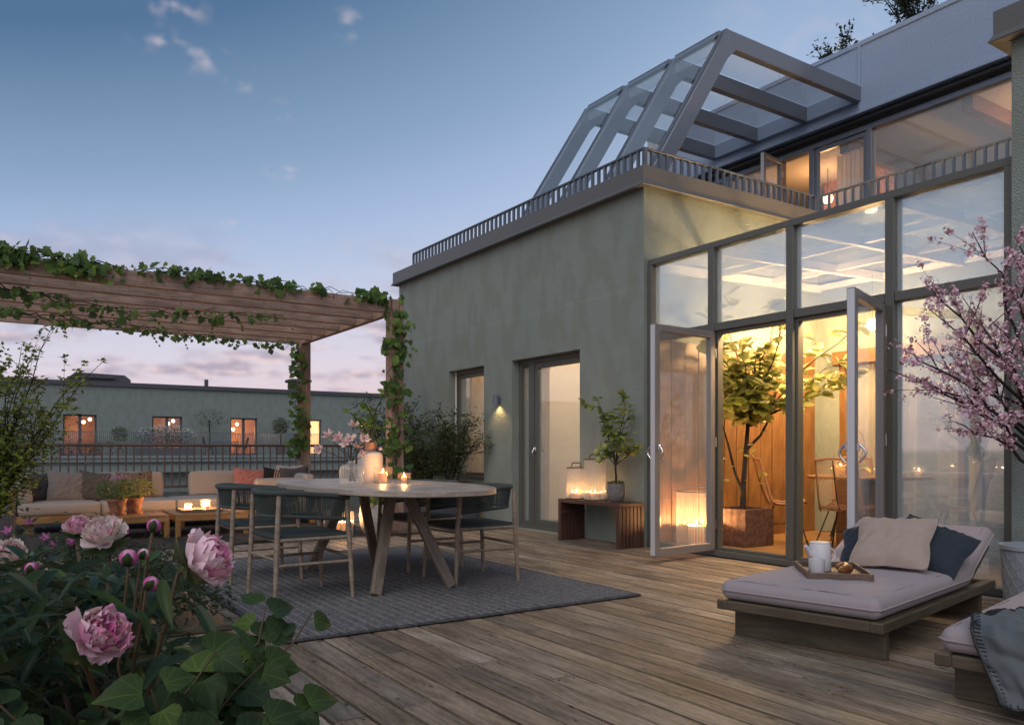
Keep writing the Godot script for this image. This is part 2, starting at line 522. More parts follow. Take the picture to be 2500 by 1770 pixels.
	wax.backlight_enabled = true; wax.backlight = Color(0.9, 0.75, 0.55)
	var fl := mat("flame", Color(1, 0.8, 0.4), 0.8)
	fl.emission_enabled = true; fl.emission = lin(1.0, 0.62, 0.25); fl.emission_energy_multiplier = 16.0
	var bulb := mat("bulb_glow", Color(1, 0.9, 0.75), 0.5)
	bulb.emission_enabled = true; bulb.emission = lin(1.0, 0.76, 0.48); bulb.emission_energy_multiplier = 3.0
	var led := mat("led_glow", Color(1, 0.9, 0.75), 0.5)
	led.emission_enabled = true; led.emission = lin(1.0, 0.72, 0.42); led.emission_energy_multiplier = 2.0
	var mir := mat("soil", lin(0.022, 0.017, 0.013), 0.95); tri(mir, 3.0)
	mir.albedo_texture = ntex(0.08, 4, 71, Color(0.4, 0.4, 0.4), Color(1, 1, 1), 256)
	mat("bark", lin(0.035, 0.027, 0.023), 0.9)
	mat("bark_dark", lin(0.016, 0.012, 0.012), 0.85)
	mat("ceramic", lin(0.62, 0.60, 0.62), 0.35)
	mat("stoneware", lin(0.50, 0.44, 0.40), 0.8)
	mat("gap_shade_slab", lin(0.018, 0.018, 0.019), 0.9)  # terrace slab: shade of the board gaps put into its near-black colour
	mat("rug_base", lin(0.03, 0.03, 0.03), 0.95)
	var yarn := mat("rug_yarn", Color.WHITE, 0.95); yarn.vertex_color_use_as_albedo = true
	mat("rattan", lin(0.27, 0.125, 0.055), 0.55)
	mat("planter_blue", lin(0.055, 0.06, 0.075), 0.6)
	mat("planter_white", lin(0.33, 0.36, 0.40), 0.45)
	mat("peony_stem", lin(0.085, 0.05, 0.022), 0.6)
	var sw := mat("seat_weave", lin(0.050, 0.062, 0.055), 0.85); tri(sw, 9.0, false)
	sw.albedo_texture = ntex(0.2, 2, 81, Color(0.6, 0.6, 0.6), Color(1, 1, 1), 256, 0.3, 0.7)
	sw.normal_enabled = true; sw.normal_texture = nnorm(0.2, 2, 82, 3.0, 256); sw.normal_scale = 0.5
	pattern_materials()

func make_setting() -> void:
	var g := MB.new()
	g.span(V(-500, -14.5, -600), V(500, -14, 300))
	var gr := part(self, "ground", g, M.roof_dark); gr.set_meta("kind", "structure")
	var sl := MB.new()
	sl.span(V(-4.0, -0.5, -13.6), V(5.75, -0.06, 2.0)); sl.span(V(-4.0, -0.06, -13.3), V(-1.42, -0.002, 1.6))
	sl.span(V(-4.0, -14.0, -13.6), V(5.75, -0.5, -13.3))
	var s := part(self, "terrace_slab", sl, M.gap_shade_slab); s.set_meta("kind", "structure")
	# decking: one board after another, each its own piece
	var deck := struct("decking")
	var shapes := {}
	var screws := []
	var rows := 50
	for i in rows:
		var x := 5.75 - 0.071 - i * 0.142
		var z := -13.2
		var first := true
		while z < 1.6 - 0.01:
			var l: float = [2.0, 2.8, 3.2, 3.6, 4.0][rng.randi() % 5]
			if first: l = [0.8, 1.2, 1.6, 2.0, 2.8][rng.randi() % 5]
			first = false
			l = minf(l, 1.6 - z)
			var key := "%d_%d" % [int(round(l * 10)), rng.randi() % 5]
			if not shapes.has(key):
				var b := MB.new()
				b.box(Vector3.ZERO, V(0.1255, 0.028, l - 0.006), Basis(), 0.0015, Vector2(rf(0, 3), rf(0, 1)))
				shapes[key] = b.mesh()
			part(deck, "plank", shapes[key], M["deck%d" % (rng.randi() % 6)], Transform3D(Basis(), V(x + rf(-0.001, 0.001), -0.014 + rf(-0.0012, 0.0012), z + l * 0.5)))
			for e in [z + 0.03, z + l - 0.03]:
				if e > -7.5:
					for q in [-0.042, 0.042]: screws.append(Transform3D(Basis(), V(x + q, 0.0006, e)))
			z += l
	var sc := MB.new(); sc.lathe([Vector2(0.0042, -0.002), Vector2(0.0042, 0.0006), Vector2(0.0, 0.0008)], 8)
	many(deck, "screw", sc, M.black_metal, screws)

func make_building() -> void:
	var b := thing("apartment_building", "grey-green rendered house with metal cornice behind the wooden terrace", "building", V(5.75, 0, -9.0))
	var o := -b.position
	var xf := Transform3D(Basis(), o)
	var w := MB.new()
	# front wall with a window and a door opening
	var z0 := -12.05; var z1 := -6.16; var t := 3.80
	for r in [[z0, -10.35, -3.0, t], [-10.35, -9.356, -3.0, 0.58], [-10.35, -9.356, 2.18, t], [-9.356, -8.66, -3.0, t], [-8.66, -7.233, -3.0, 0.0], [-8.66, -7.233, 2.18, t], [-7.233, z1, -3.0, t]]:
		w.span(V(5.75, r[2], r[0]), V(6.05, r[3], r[1]))
	w.span(V(6.05, -3.0, z0), V(12.0, t, z0 + 0.3))      # far end
	part(b, "wall", w, M.plaster, xf)
	w = MB.new(); w.span(V(6.05, -1.0, z1 - 0.28), V(9.0, t, z1))
	part(b, "wall", w, M.plaster, xf)
	# wall at the near end, which frames the glazing on the other side
	w = MB.new()
	w.span(V(5.75, -3.0, -2.585), V(6.05, t, 3.0))
	w.span(V(6.05, -1.0, -2.585), V(9.0, t, -2.33))
	part(b, "wall", w, M.plaster, xf)
	# wall behind the glazed room, with a wide opening
	w = MB.new()
	for r in [[z1, -5.85, 0.0, t], [-5.85, -2.95, 2.16, t], [-2.95, -2.585, 0.0, t]]:
		w.span(V(8.67, r[2], r[0]), V(8.97, r[3], r[1]))
	part(b, "wall", w, M.plaster, xf)
	w = MB.new()
	w.span(V(6.05, 3.42, z0 + 0.3), V(12.0, 3.62, z1 - 0.28)); w.span(V(8.97, 3.42, z1 - 0.28), V(12.0, 3.62, 3.0)); w.span(V(6.05, 3.42, -2.33), V(8.97, 3.62, 3.0))
	part(b, "roof_terrace", w, M.roof_dark, xf)
	# cornice with a flared drip edge
	var pr := [Vector2(0.012, 3.757), Vector2(0.10, 3.750), Vector2(0.105, 3.757), Vector2(0.08, 3.80), Vector2(0.08, 3.96), Vector2(-0.28, 3.975), Vector2(-0.28, 3.62)]
	var c := MB.new()
	var path := func(d: float, y: float) -> Array: return [V(10.4, y, z0 - d), V(5.75 - d, y, z0 - d), V(5.75 - d, y, z1 + d), V(8.67 - d, y, z1 + d), V(8.67 - d, y, -2.585 - d), V(5.75 - d, y, -2.585 - d), V(5.75 - d, y, 3.0)]
	var outs := [V(0, 0, -1), V(-1, 0, 0), V(0, 0, 1), V(-1, 0, 0), V(0, 0, -1), V(-1, 0, 0)]
	for i in pr.size() - 1:
		var a: Array = path.call(pr[i].x, pr[i].y); var e: Array = path.call(pr[i + 1].x, pr[i + 1].y)
		var d2: Vector2 = pr[i + 1] - pr[i]
		for k in outs.size():
			var want: Vector3 = outs[k] * d2.y - Vector3.UP * d2.x
			c.quad(a[k], a[k + 1], e[k + 1], e[k], want)
	part(b, "cornice", c, M.cornice_metal, xf)
	# rooms behind the window and the door
	var rm := MB.new()
	rm.span(V(8.2, 0.0, z0 + 0.3), V(8.3, 3.42, z1 - 0.28))
	rm.span(V(6.05, 2.75, z0 + 0.3), V(8.2, 2.85, z1 - 0.28))
	rm.span(V(6.05, 0.0, -9.15), V(8.2, 2.75, -9.05))
	part(b, "room_lining", rm, M.white_paint, xf)
	rm = MB.new(); rm.span(V(6.05, -0.2, z0 + 0.3), V(8.2, 0.02, z1 - 0.28))
	part(b, "room_floor", rm, M.inner_floor, xf)
	# window
	var wi := MB.new()
	frame_rect(wi, 5.86, 5.94, -10.35, -9.356, 0.58, 2.18, 0.055)
	frame_rect(wi, 5.88, 5.92, -10.29, -9.41, 0.64, 2.12, 0.05)
	var win := part(b, "window", wi, M.frame_metal, xf)
	win.set_meta("label", "narrow lit window in the rendered wall")
	var pn := MB.new(); pn.span(V(5.897, 0.69, -10.24), V(5.903, 2.07, -9.46)); part(win, "pane", pn, M.glass)
	var si := MB.new(); si.span(V(5.72, 0.555, -10.36), V(5.87, 0.578, -9.346)); part(win, "sill", si, M.frame_metal)
	var bl := MB.new(); bl.span(V(5.87, 0.60, -10.345), V(5.855, 2.17, -10.31)); part(win, "reveal", bl, M.white_paint)
	var cu := MB.new(); curtain(cu, V(6.25, 0.4, -10.6), V(6.25, 2.5, -10.02), 6, 0.04); part(win, "curtain", cu, M.curtain)
	# terrace door: side light and leaf
	var dm := MB.new()
	frame_rect(dm, 5.86, 5.96, -8.66, -7.233, 0.0, 2.18, 0.06)
	dm.span(V(5.86, 0.06, -8.42), V(5.96, 2.12, -8.31))
	frame_rect(dm, 5.88, 5.93, -8.60, -8.42, 0.06, 2.12, 0.035)
	frame_rect(dm, 5.87, 5.93, -8.31, -7.293, 0.06, 2.12, 0.07)
	var door := part(b, "terrace_door", dm, M.frame_metal, xf)
	pn = MB.new(); pn.span(V(5.897, 0.095, -8.565), V(5.903, 2.085, -8.455)); part(door, "pane", pn, M.glass)
	pn = MB.new(); pn.span(V(5.897, 0.13, -8.24), V(5.903, 2.05, -7.363)); part(door, "pane", pn, M.glass)
	var hd := MB.new(); handle(hd, V(5.865, 1.02, -8.275), V(-1, 0, 0)); part(door, "handle", hd, M.chrome)
	hd = MB.new(); handle(hd, V(5.935, 1.02, -8.275), V(1, 0, 0)); part(door, "handle", hd, M.chrome)
	cu = MB.new(); curtain(cu, V(6.22, 0.05, -7.75), V(6.22, 2.6, -7.1), 8, 0.035); part(door, "curtain", cu, M.curtain)
	cu = MB.new(); curtain(cu, V(6.20, 0.05, -8.72), V(6.20, 2.6, -8.45), 4, 0.03); part(door, "curtain", cu, M.curtain)
	# white inner door with a lever and lock, seen through the glass
	var idr := MB.new(); idr.span(V(8.13, 0.02, -9.0), V(8.19, 2.1, -8.2), 0.004); idr.span(V(8.10, 0.02, -8.2), V(8.19, 2.16, -8.12), 0.003)
	var inner := part(b, "inner_door", idr, M.white_paint, xf)
	var kn := MB.new(); kn.bar(V(8.09, 1.0, -8.32), V(8.09, 1.0, -8.47), 0.018, 0.018); part(inner, "handle", kn, M.chrome); kn = MB.new(); kn.lathe([Vector2(0, 0), Vector2(0.025, 0), Vector2(0.025, 0.02), Vector2(0, 0.02)], 12, V(8.1, 1.12, -8.34))
	part(inner, "lock", kn, M.chrome)
	for a in [[V(7.1, 2.68, -7.9), 1.5], [V(7.1, 2.68, -10.2), 1.2]]:
		var lp := MB.new(); lp.lathe([Vector2(0.0, -0.03), Vector2(0.11, -0.03), Vector2(0.13, 0.0), Vector2(0.13, 0.05), Vector2(0, 0.05)], 24)
		var lamp := part(b, "ceiling_lamp", lp, M.bulb_glow, Transform3D(Basis(), a[0] + o))
		omni(lamp, V(0, -0.06, 0), a[1] * 0.85, Color(1.0, 0.86, 0.68), 0.10)
	# wall lamp
	var wl := thing("wall_lamp", "small grey tapered wall lamp shining down beside the narrow window", "lamp", V(5.69, 1.68, -8.95))
	var sh := MB.new(); sh.lathe([Vector2(0.0, 0.065), Vector2(0.038, 0.065), Vector2(0.048, -0.06), Vector2(0.043, -0.06), Vector2(0.034, 0.045), Vector2(0, 0.045)], 24)
	part(wl, "shade", sh, M.rail_metal)
	var br := MB.new(); br.span(V(0.03, -0.02, -0.02), V(0.06, 0.03, 0.02)); part(wl, "bracket", br, M.rail_metal)
	var bu := MB.new(); bu.lathe([Vector2(0, -0.03), Vector2(0.022, -0.025), Vector2(0.024, 0.0), Vector2(0, 0.02)], 12)
	part(wl, "bulb", bu, M.bulb_glow)
	var sp := SpotLight3D.new(); sp.name = "spot"; sp.light_energy = 0.10; sp.light_color = Color(1.0, 0.80, 0.52); sp.light_size = 0.02; sp.spot_angle = 62.0; sp.spot_angle_attenuation = 0.6; sp.spot_range = 20; sp.spot_attenuation = 2.0; sp.shadow_enabled = true
	wl.add_child(sp); sp.position = V(0, -0.055, 0); sp.rotation_degrees = V(-90, 0, 0)
	# railings on the roof terrace
	var ra := thing("roof_railing", "low slate-blue metal railing along the cornice above the rendered wall", "railing", V(5.75, 3.97, -9.0))
	rail_run(ra, V(5.80, 3.96, -11.62), V(5.80, 3.96, -6.19), 0.245, 0.108, 0.030, M.rail_metal)
	rail_run(ra, V(5.80, 3.96, -6.21), V(8.70, 3.96, -6.21), 0.245, 0.108, 0.030, M.rail_metal)
	var rb := thing("roof_railing", "low slate-blue metal railing above the glazed room, before the upper windows", "railing", V(8.70, 3.97, -4.4))
	rail_run(rb, V(8.74, 3.96, -6.14), V(8.74, 3.96, -2.45), 0.245, 0.108, 0.026, M.rail_metal)

func rail_run(parent: Node3D, a: Vector3, b: Vector3, h: float, pitch: float, w: float, m: Material) -> void:
	var o := -parent.position
	var r := MB.new()
	r.bar(a + V(0, h - 0.012, 0), b + V(0, h - 0.012, 0), 0.045, 0.024, Vector3.UP, 0.006)
	part(parent, "top_rail", r, m, Transform3D(Basis(), o))
	var bal := MB.new(); bal.span(V(-w * 0.5, 0, -w * 0.5), V(w * 0.5, h - 0.024, w * 0.5))
	var bm := bal.mesh()
	var cnt := int(a.distance_to(b) / pitch)
	for i in cnt + 1:
		part(parent, "baluster", bm, m, Transform3D(Basis(), a.lerp(b, float(i) / cnt) + o))

func frame_rect(m: MB, xa: float, xb: float, za: float, zb: float, ya: float, yb: float, w: float) -> void:   # frame in a plane x = const
	m.span(V(xa, ya, za), V(xb, yb, za + w), 0.003); m.span(V(xa, ya, zb - w), V(xb, yb, zb), 0.003)
	m.span(V(xa, ya, za + w), V(xb, ya + w, zb - w), 0.003); m.span(V(xa, yb - w, za + w), V(xb, yb, zb - w), 0.003)

func curtain(m: MB, a: Vector3, b: Vector3, folds: int, depth: float) -> void:   # hangs from a.y to b.y between a and b
	var d := (V(b.x, 0, b.z) - V(a.x, 0, a.z)); var side := d.cross(Vector3.UP).normalized()
	m.grid(folds * 8, 6, func(u: float, v: float): return V(a.x, a.y, a.z) + d * u + V(0, (b.y - a.y) * v, 0) + side * depth * (sin(u * folds * TAU) * (0.8 + 0.3 * sin(u * 17.0)) + 0.3 * sin(v * 3.0 + u * 9.0)), folds, 2)

func handle(m: MB, at: Vector3, out: Vector3) -> void:   # bow-shaped door pull
	var pts := []
	for i in 9:
		var k := i / 8.0
		pts.append(at + out * (0.05 * sin(k * PI) * 0.9 + 0.012) + V(0, 0.02 - 0.13 * k, 0))
	m.tube(pts, [0.011, 0.010, 0.009, 0.009, 0.009, 0.009, 0.008, 0.008, 0.006], 8)
	m.box(at + out * 0.006, V(0.02, 0.06, 0.03), Basis(), 0.004)

func leaf_door(parent: Node3D, hinge: Vector3, free: Vector3, h0: float, h1: float, label: String) -> Node3D:
	var d := free - hinge; var len := d.length()
	var base := Basis(Vector3.UP, atan2(-d.z, d.x))
	var m := MB.new(); var t := 0.03; var w := 0.062
	m.span(V(0, h0, -t), V(w, h1, t), 0.004); m.span(V(len - w, h0, -t), V(len, h1, t), 0.004)
	m.span(V(w, h0, -t), V(len - w, h0 + w * 1.15, t), 0.004); m.span(V(w, h1 - w, -t), V(len - w, h1, t), 0.004)
	var dr := part(parent, "door", m, M.leaf_metal, Transform3D(base, hinge - parent.position))
	dr.set_meta("label", label)
	var e := MB.new(); e.span(V(len + 0.0005, h0 + 0.01, -t * 0.8), V(len + 0.006, h1 - 0.01, t * 0.8)); e.span(V(len + 0.006, h0 + 0.01, -0.008), V(len + 0.011, h1 - 0.01, 0.008))
	part(dr, "edge_strip", e, M.alu)
	e = MB.new(); e.span(V(w, h0 + w, -0.003), V(len - w, h1 - w, 0.003)); part(dr, "pane", e, M.glass_door)
	for s in [-1.0, 1.0]:
		e = MB.new(); handle(e, V(len - 0.03, h0 + 0.97, s * t), V(0, 0, s)); part(dr, "handle", e, M.chrome)
	for y in [h0 + 0.2, h0 + 0.98, h1 - 0.25]:
		e = MB.new(); e.lathe([Vector2(0, 0), Vector2(0.009, 0), Vector2(0.009, 0.09), Vector2(0, 0.09)], 10, V(-0.012, y, -t)); part(dr, "hinge", e, M.chrome)
	return dr

func make_conservatory() -> void:
	var c := thing("conservatory", "glazed garden room with bronze frames and two open glass doors", "glass room", V(5.80, 0, -4.4))
	var o := -c.position; var xf := Transform3D(Basis(), o)
	var zs := [-6.16, -5.285, -4.39, -3.48, -2.59]
	var m := MB.new()
	m.span(V(5.79, 0.0, -6.16), V(5.93, 0.055, -2.585), 0.004); part(c, "sill", m, M.frame_metal, xf)
	m = MB.new(); m.span(V(5.80, 2.94, -6.16), V(5.92, 3.0, -2.585), 0.004); part(c, "head_rail", m, M.frame_metal, xf)
	for i in 4:
		m = MB.new(); m.span(V(5.80, 2.145, zs[i] + 0.04), V(5.91, 2.218, zs[i + 1] - 0.04), 0.004)
		part(c, "transom", m, M.frame_metal, xf)
	for i in 5:
		var z: float = zs[i] + (0.035 if i == 0 else (-0.03 if i == 4 else 0.0))
		m = MB.new(); m.span(V(5.795, 0.055, z - 0.036), V(5.925, 2.94, z + 0.036), 0.004)
		part(c, "mullion", m, M.frame_metal, xf)
	for i in 4:
		m = MB.new(); m.span(V(5.852, 2.218, zs[i] + 0.036), V(5.858, 2.94, zs[i + 1] - 0.036)); part(c, "pane", m, M.glass_solar, xf)
	for i in [0, 3]:
		m = MB.new(); m.span(V(5.852, 0.055, zs[i] + 0.036), V(5.858, 2.145, zs[i + 1] - 0.036)); part(c, "pane", m, M.glass_door if i == 0 else M.glass_solar, xf)
	for i in [1, 2]:   # rebates round the door openings
		m = MB.new()
		frame_rect(m, 5.83, 5.90, zs[i] + 0.036, zs[i + 1] - 0.036, 0.056, 2.144, 0.03)
		part(c, "door_frame", m, M.frame_metal, xf)
		m = MB.new(); m.span(V(5.912, 2.149, zs[i] + 0.06), V(5.94, 2.157, zs[i + 1] - 0.06)); part(c, "led_strip", m, M.led_glow, xf)
		var al := AreaLight3D.new(); al.name = "led_light"; al.area_size = Vector2(0.028, 0.78); al.light_energy = 1.3; al.light_color = Color(1.0, 0.82, 0.60); al.area_range = 20.0; al.area_attenuation = 2.0; al.shadow_enabled = true
		c.add_child(al, true); al.position = V(5.926, 2.146, (zs[i] + zs[i + 1]) * 0.5) + o; al.rotation_degrees = V(-90, 0, 0)
	leaf_door(c, V(5.775, 0, -5.24), V(4.945, 0, -5.18), 0.06, 2.13, "glass door folded outwards beside the slatted bench")
	leaf_door(c, V(5.775, 0, -3.53), V(4.985, 0, -3.27), 0.06, 2.13, "glass door standing open behind the lounger cushions")
	# glass roof
	var y0 := 2.985; var y1 := 3.06
	var ry := func(x: float) -> float: return lerpf(y0, y1, (x - 5.9) / 2.77)
	for z in [-6.12, -5.285, -4.39, -3.48, -2.63]:
		m = MB.new(); m.bar(V(5.92, ry.call(5.92) - 0.05, z), V(8.67, ry.call(8.67) - 0.05, z), 0.05, 0.09)
		part(c, "roof_bar", m, M.white_paint, xf)
	for x in [6.85, 7.75, 8.62]:
		for i in 4:
			m = MB.new(); m.span(V(x - 0.022, ry.call(x) - 0.075, zs[i] + 0.045), V(x + 0.022, ry.call(x) - 0.012, zs[i + 1] - 0.045))
			part(c, "roof_purlin", m, M.white_paint, xf)
	for i in 4:
		m = MB.new(); m.quad(V(5.9, y0 + 0.006, zs[i]), V(8.67, y1 + 0.006, zs[i]), V(8.67, y1 + 0.006, zs[i + 1]), V(5.9, y0 + 0.006, zs[i + 1]), Vector3.UP)
		part(c, "roof_pane", m, M.glass_plain, xf)
	# floor of wide boards
	var fl := struct("garden_room_floor")
	for i in 15:
		m = MB.new(); m.span(V(5.93 + i * 0.183, -0.03, -6.16), V(5.93 + i * 0.183 + 0.181, 0.012, -2.585), 0.0015, Vector2(rf(0, 2), rf(0, 1)))
		part(fl, "board", m, M.inner_floor)
	# sliding glass wall and curtains towards the flat
	var s := thing("sliding_glass_wall", "tall sliding glass wall with wooden header behind the rattan chairs", "glass wall", V(8.7, 0, -4.4))
	o = -s.position; xf = Transform3D(Basis(), o)
	m = MB.new(); m.span(V(8.60, 2.04, -5.9), V(8.665, 2.2, -2.9), 0.004); part(s, "header", m, M.warm_wood, xf)
	for z in [-5.82, -5.12, -4.40, -3.68, -2.98]:
		m = MB.new(); m.span(V(8.68, 0.012, z - 0.035), V(8.76, 2.15, z + 0.035), 0.003); part(s, "stile", m, M.warm_wood, xf)
	for i in 4:
		m = MB.new(); m.span(V(8.715, 0.05, -5.785 + i * 0.715), V(8.721, 2.12, -5.785 + i * 0.715 + 0.63)); part(s, "pane", m, M.glass, xf)
	for a in [[-5.8, -5.0], [-4.75, -4.2], [-3.9, -3.0]]:
		m = MB.new(); curtain(m, V(8.88, 0.02, a[0]), V(8.88, 2.3, a[1]), 9, 0.045); part(s, "curtain", m, M.curtain, xf)
	# wooden panelling on the side wall of the garden room
	var pw := thing("wood_panelling", "warm wooden boards on the side wall behind the large floor lantern", "panelling", V(7.3, 0.012, -6.14))
	for i in 13:
		m = MB.new(); m.span(V(-1.38 + i * 0.206, 0, -0.018), V(-1.38 + i * 0.206 + 0.198, 2.16, 0.010 + 0.004 * (i % 2)), 0.003, Vector2(rf(0, 2), rf(0, 1))); part(pw, "board", m, M.warm_wood)
	# room behind it
	m = MB.new()
	m.span(V(11.2, 0.0, -6.4), V(11.3, 3.4, -2.3)); m.span(V(8.97, 2.75, -6.4), V(11.2, 2.85, -2.3)); m.span(V(8.97, -0.1, -6.4), V(11.2, 0.012, -2.3))
	m.span(V(8.97, 0.012, -6.42), V(11.2, 2.75, -6.38)); m.span(V(8.97, 0.012, -2.36), V(11.2, 2.75, -2.32))
	var rm := part(self, "living_room_lining", m, M.cream_cloth); rm.set_meta("kind", "structure")
	var lp := thing("ceiling_lamp", "round ceiling lamp in the room behind the curtains", "lamp", V(9.9, 2.66, -4.4))
	m = MB.new(); m.lathe([Vector2(0, -0.04), Vector2(0.13, -0.03), Vector2(0.15, 0.0), Vector2(0.15, 0.085), Vector2(0, 0.085)], 24); part(lp, "diffuser", m, M.bulb_glow)
	omni(lp, V(0, -0.10, 0), 0.9, Color(1.0, 0.82, 0.60), 0.1)
	# two globes hung from the roof bars
	for a in [[V(7.40, 2.30, -5.54), "among the leaves of the indoor tree"], [V(8.2, 2.40, -5.12), "over the far side of the round table"]]:
		var w := thing("globe_lamp", "glowing glass globe hung from the glass roof " + a[1], "lamp", a[0], 0.0, "globe lamps in the garden room")
		m = MB.new(); m.lathe([Vector2(0.001, -0.07), Vector2(0.04, -0.058), Vector2(0.065, -0.025), Vector2(0.07, 0.0), Vector2(0.065, 0.025), Vector2(0.04, 0.058), Vector2(0.001, 0.07)], 20)
		part(w, "globe", m, M.bulb_glow)
		m = MB.new(); m.tube([V(0, 0.07, 0), V(0, ry.call(a[0].x) - 0.10 - a[0].y, 0)], 0.004, 6); part(w, "cable", m, M.black_metal)
		omni(w, Vector3.ZERO, 2.6, Color(1.0, 0.81, 0.56), 0.07)

func make_upper() -> void:
	var u := thing("upper_storey", "set-back top floor with pale metal fascia and long lit windows", "building", V(10.5, 3.62, -4.0))
	var o := -u.position; var xf := Transform3D(Basis(), o)
	var m := MB.new()
	m.span(V(10.45, 5.885, -6.695), V(10.62, 6.79, 2.4)); part(u, "fascia_panel", m, M.panel_metal, xf)
	m = MB.new(); m.span(V(10.45, 5.885, -10.6), V(10.62, 6.79, -6.735)); part(u, "fascia_panel", m, M.panel_metal, xf)
	m = MB.new(); m.span(V(10.43, 6.79, -10.62), V(10.70, 6.86, 2.4), 0.006); part(u, "coping", m, M.panel_metal, xf)
	m = MB.new(); m.span(V(10.425, 5.83, -10.6), V(10.62, 5.885, 2.4), 0.004); part(u, "lower_trim", m, M.panel_metal, xf)
	m = MB.new(); m.span(V(10.425, 5.885, -6.735), V(10.62, 6.79, -6.695)); part(u, "cover_strip", m, M.panel_metal, xf)
	m = MB.new(); m.tube([V(10.53, 5.765, -10.5), V(10.53, 5.765, 2.4)], 0.05, 14); part(u, "blind_roll", m, M.black_metal, xf)
	m = MB.new(); m.span(V(10.58, 5.62, -10.5), V(10.72, 5.70, 2.4), 0.004); m.span(V(10.58, 3.62, -10.5), V(10.72, 3.75, 2.4)); part(u, "window_frame", m, M.steel, xf)
	var zs := [-10.45, -9.3, -8.2, -7.61, -6.66, -3.4, -0.4, 2.3]
	for i in zs.size():
		m = MB.new(); m.span(V(10.57, 3.75, zs[i] - 0.04), V(10.70, 5.62, zs[i] + 0.04), 0.004); part(u, "mullion", m, M.steel, xf)
	for i in zs.size() - 1:
		if i == 2: continue
		var w := MB.new(); w.span(V(10.637, 3.75, zs[i] + 0.04), V(10.643, 5.62, zs[i + 1] - 0.04))
		part(u, "pane", w, M.glass, xf)
	m = MB.new(); frame_rect(m, 10.60, 10.66, -7.57, -6.70, 3.76, 5.61, 0.06); part(u, "sash", m, M.steel, xf)
	leaf_door(u, V(10.56, 0, -8.16), V(9.98, 0, -8.05), 3.76, 5.60, "upper balcony door standing open")
	# room behind
	m = MB.new()
	m.span(V(10.72, 5.70, -10.5), V(14.0, 5.83, 2.4)); m.span(V(10.72, 3.5, -10.5), V(14.0, 3.62, 2.4)); m.span(V(14.0, 3.5, -10.5), V(14.1, 5.83, 2.4)); m.span(V(10.72, 3.62, -10.5), V(14.0, 5.7, -10.4)); m.span(V(10.72, 3.62, 2.3), V(14.0, 5.7, 2.4))
	m.span(V(10.0, 3.62, -10.62), V(10.72, 6.79, -10.5)); m.span(V(10.62, 5.83, -10.6), V(14.0, 6.7, -10.5))
	part(u, "room_lining", m, M.cream_cloth, xf)
	m = MB.new(); m.span(V(12.3, 3.62, -8.6), V(12.4, 5.7, -7.3)); part(u, "partition", m, M.terracotta, xf)
	for z in [-7.2, -5.4, -3.2]:
		m = MB.new(); m.span(V(10.8, 5.50, z - 0.07), V(14.0, 5.70, z + 0.07)); part(u, "ceiling_beam", m, M.warm_wood, xf)
	m = MB.new(); curtain(m, V(10.85, 3.65, -7.35), V(10.85, 5.5, -6.9), 6, 0.03); part(u, "curtain", m, M.curtain, xf)
	m = MB.new(); m.span(V(10.62, 6.50, -10.5), V(14.1, 6.62, 2.4)); part(u, "roof", m, M.roof_dark, xf)
	for z in [-8.1, -4.6]:
		var lm := MB.new(); lm.lathe([Vector2(0, -0.09), Vector2(0.06, -0.07), Vector2(0.09, 0), Vector2(0.06, 0.07), Vector2(0, 0.09)], 20); 
		var l := part(u, "pendant_lamp", lm, M.bulb_glow, Transform3D(Basis(), V(11.7, 5.2, z) + o))
		lm = MB.new(); lm.tube([V(0, 0.09, 0), V(0, 0.5, 0)], 0.006); part(l, "cable", lm, M.black_metal)
		omni(l, Vector3.ZERO, 0.7, Color(1.0, 0.76, 0.50), 0.08)
	# steel and glass canopy leaning against the fascia
	var g := thing("glass_canopy", "steel-framed glass canopy with sloping front on the roof terrace", "canopy", V(7.6, 3.6, -8.1))
	o = -g.position; xf = Transform3D(Basis(), o)
	var zz := [-6.74, -7.60, -8.52, -9.42]
	var foot := V(6.10, 3.62, 0); var ridge := V(7.70, 6.11, 0); var slope := (ridge - foot).normalized()
	for z in zz:
		var e := V(0, 0, z)
		m = MB.new(); m.bar(foot + e, ridge + e - slope * 0.10, 0.10, 0.20, V(-slope.y, slope.x, 0), 0.006); part(g, "sloping_post", m, M.steel, xf)
		m = MB.new(); m.bar(V(7.66, 6.10, z), V(10.44, 6.10, z), 0.10, 0.22, Vector3.UP, 0.006); part(g, "roof_beam", m, M.steel, xf)
		m = MB.new()   # knee plate joining post and beam
		var q := PackedVector2Array([Vector2(7.47, 5.93), Vector2(7.62, 6.21), Vector2(7.66, 6.21), Vector2(7.80, 5.995), Vector2(7.60, 5.80)])
		for i in q.size():
			var a := q[i]; var b := q[(i + 1) % q.size()]
			m.quad(V(a.x, a.y, z - 0.049), V(b.x, b.y, z - 0.049), V(b.x, b.y, z + 0.049), V(a.x, a.y, z + 0.049), V((b - a).y, -(b - a).x, 0) * -1.0)
		for s in [-1.0, 1.0]:
			for i in range(1, q.size() - 1): m.tri(V(q[0].x, q[0].y, z + s * 0.049), V(q[i].x, q[i].y, z + s * 0.049), V(q[i + 1].x, q[i + 1].y, z + s * 0.049), V(0, 0, s))
		part(g, "knee", m, M.steel, xf)
		m = MB.new(); m.bar(V(6.00, 3.675, z), V(7.592, 6.155, z), 0.03, 0.03); part(g, "glazing_cap", m, M.steel, xf)
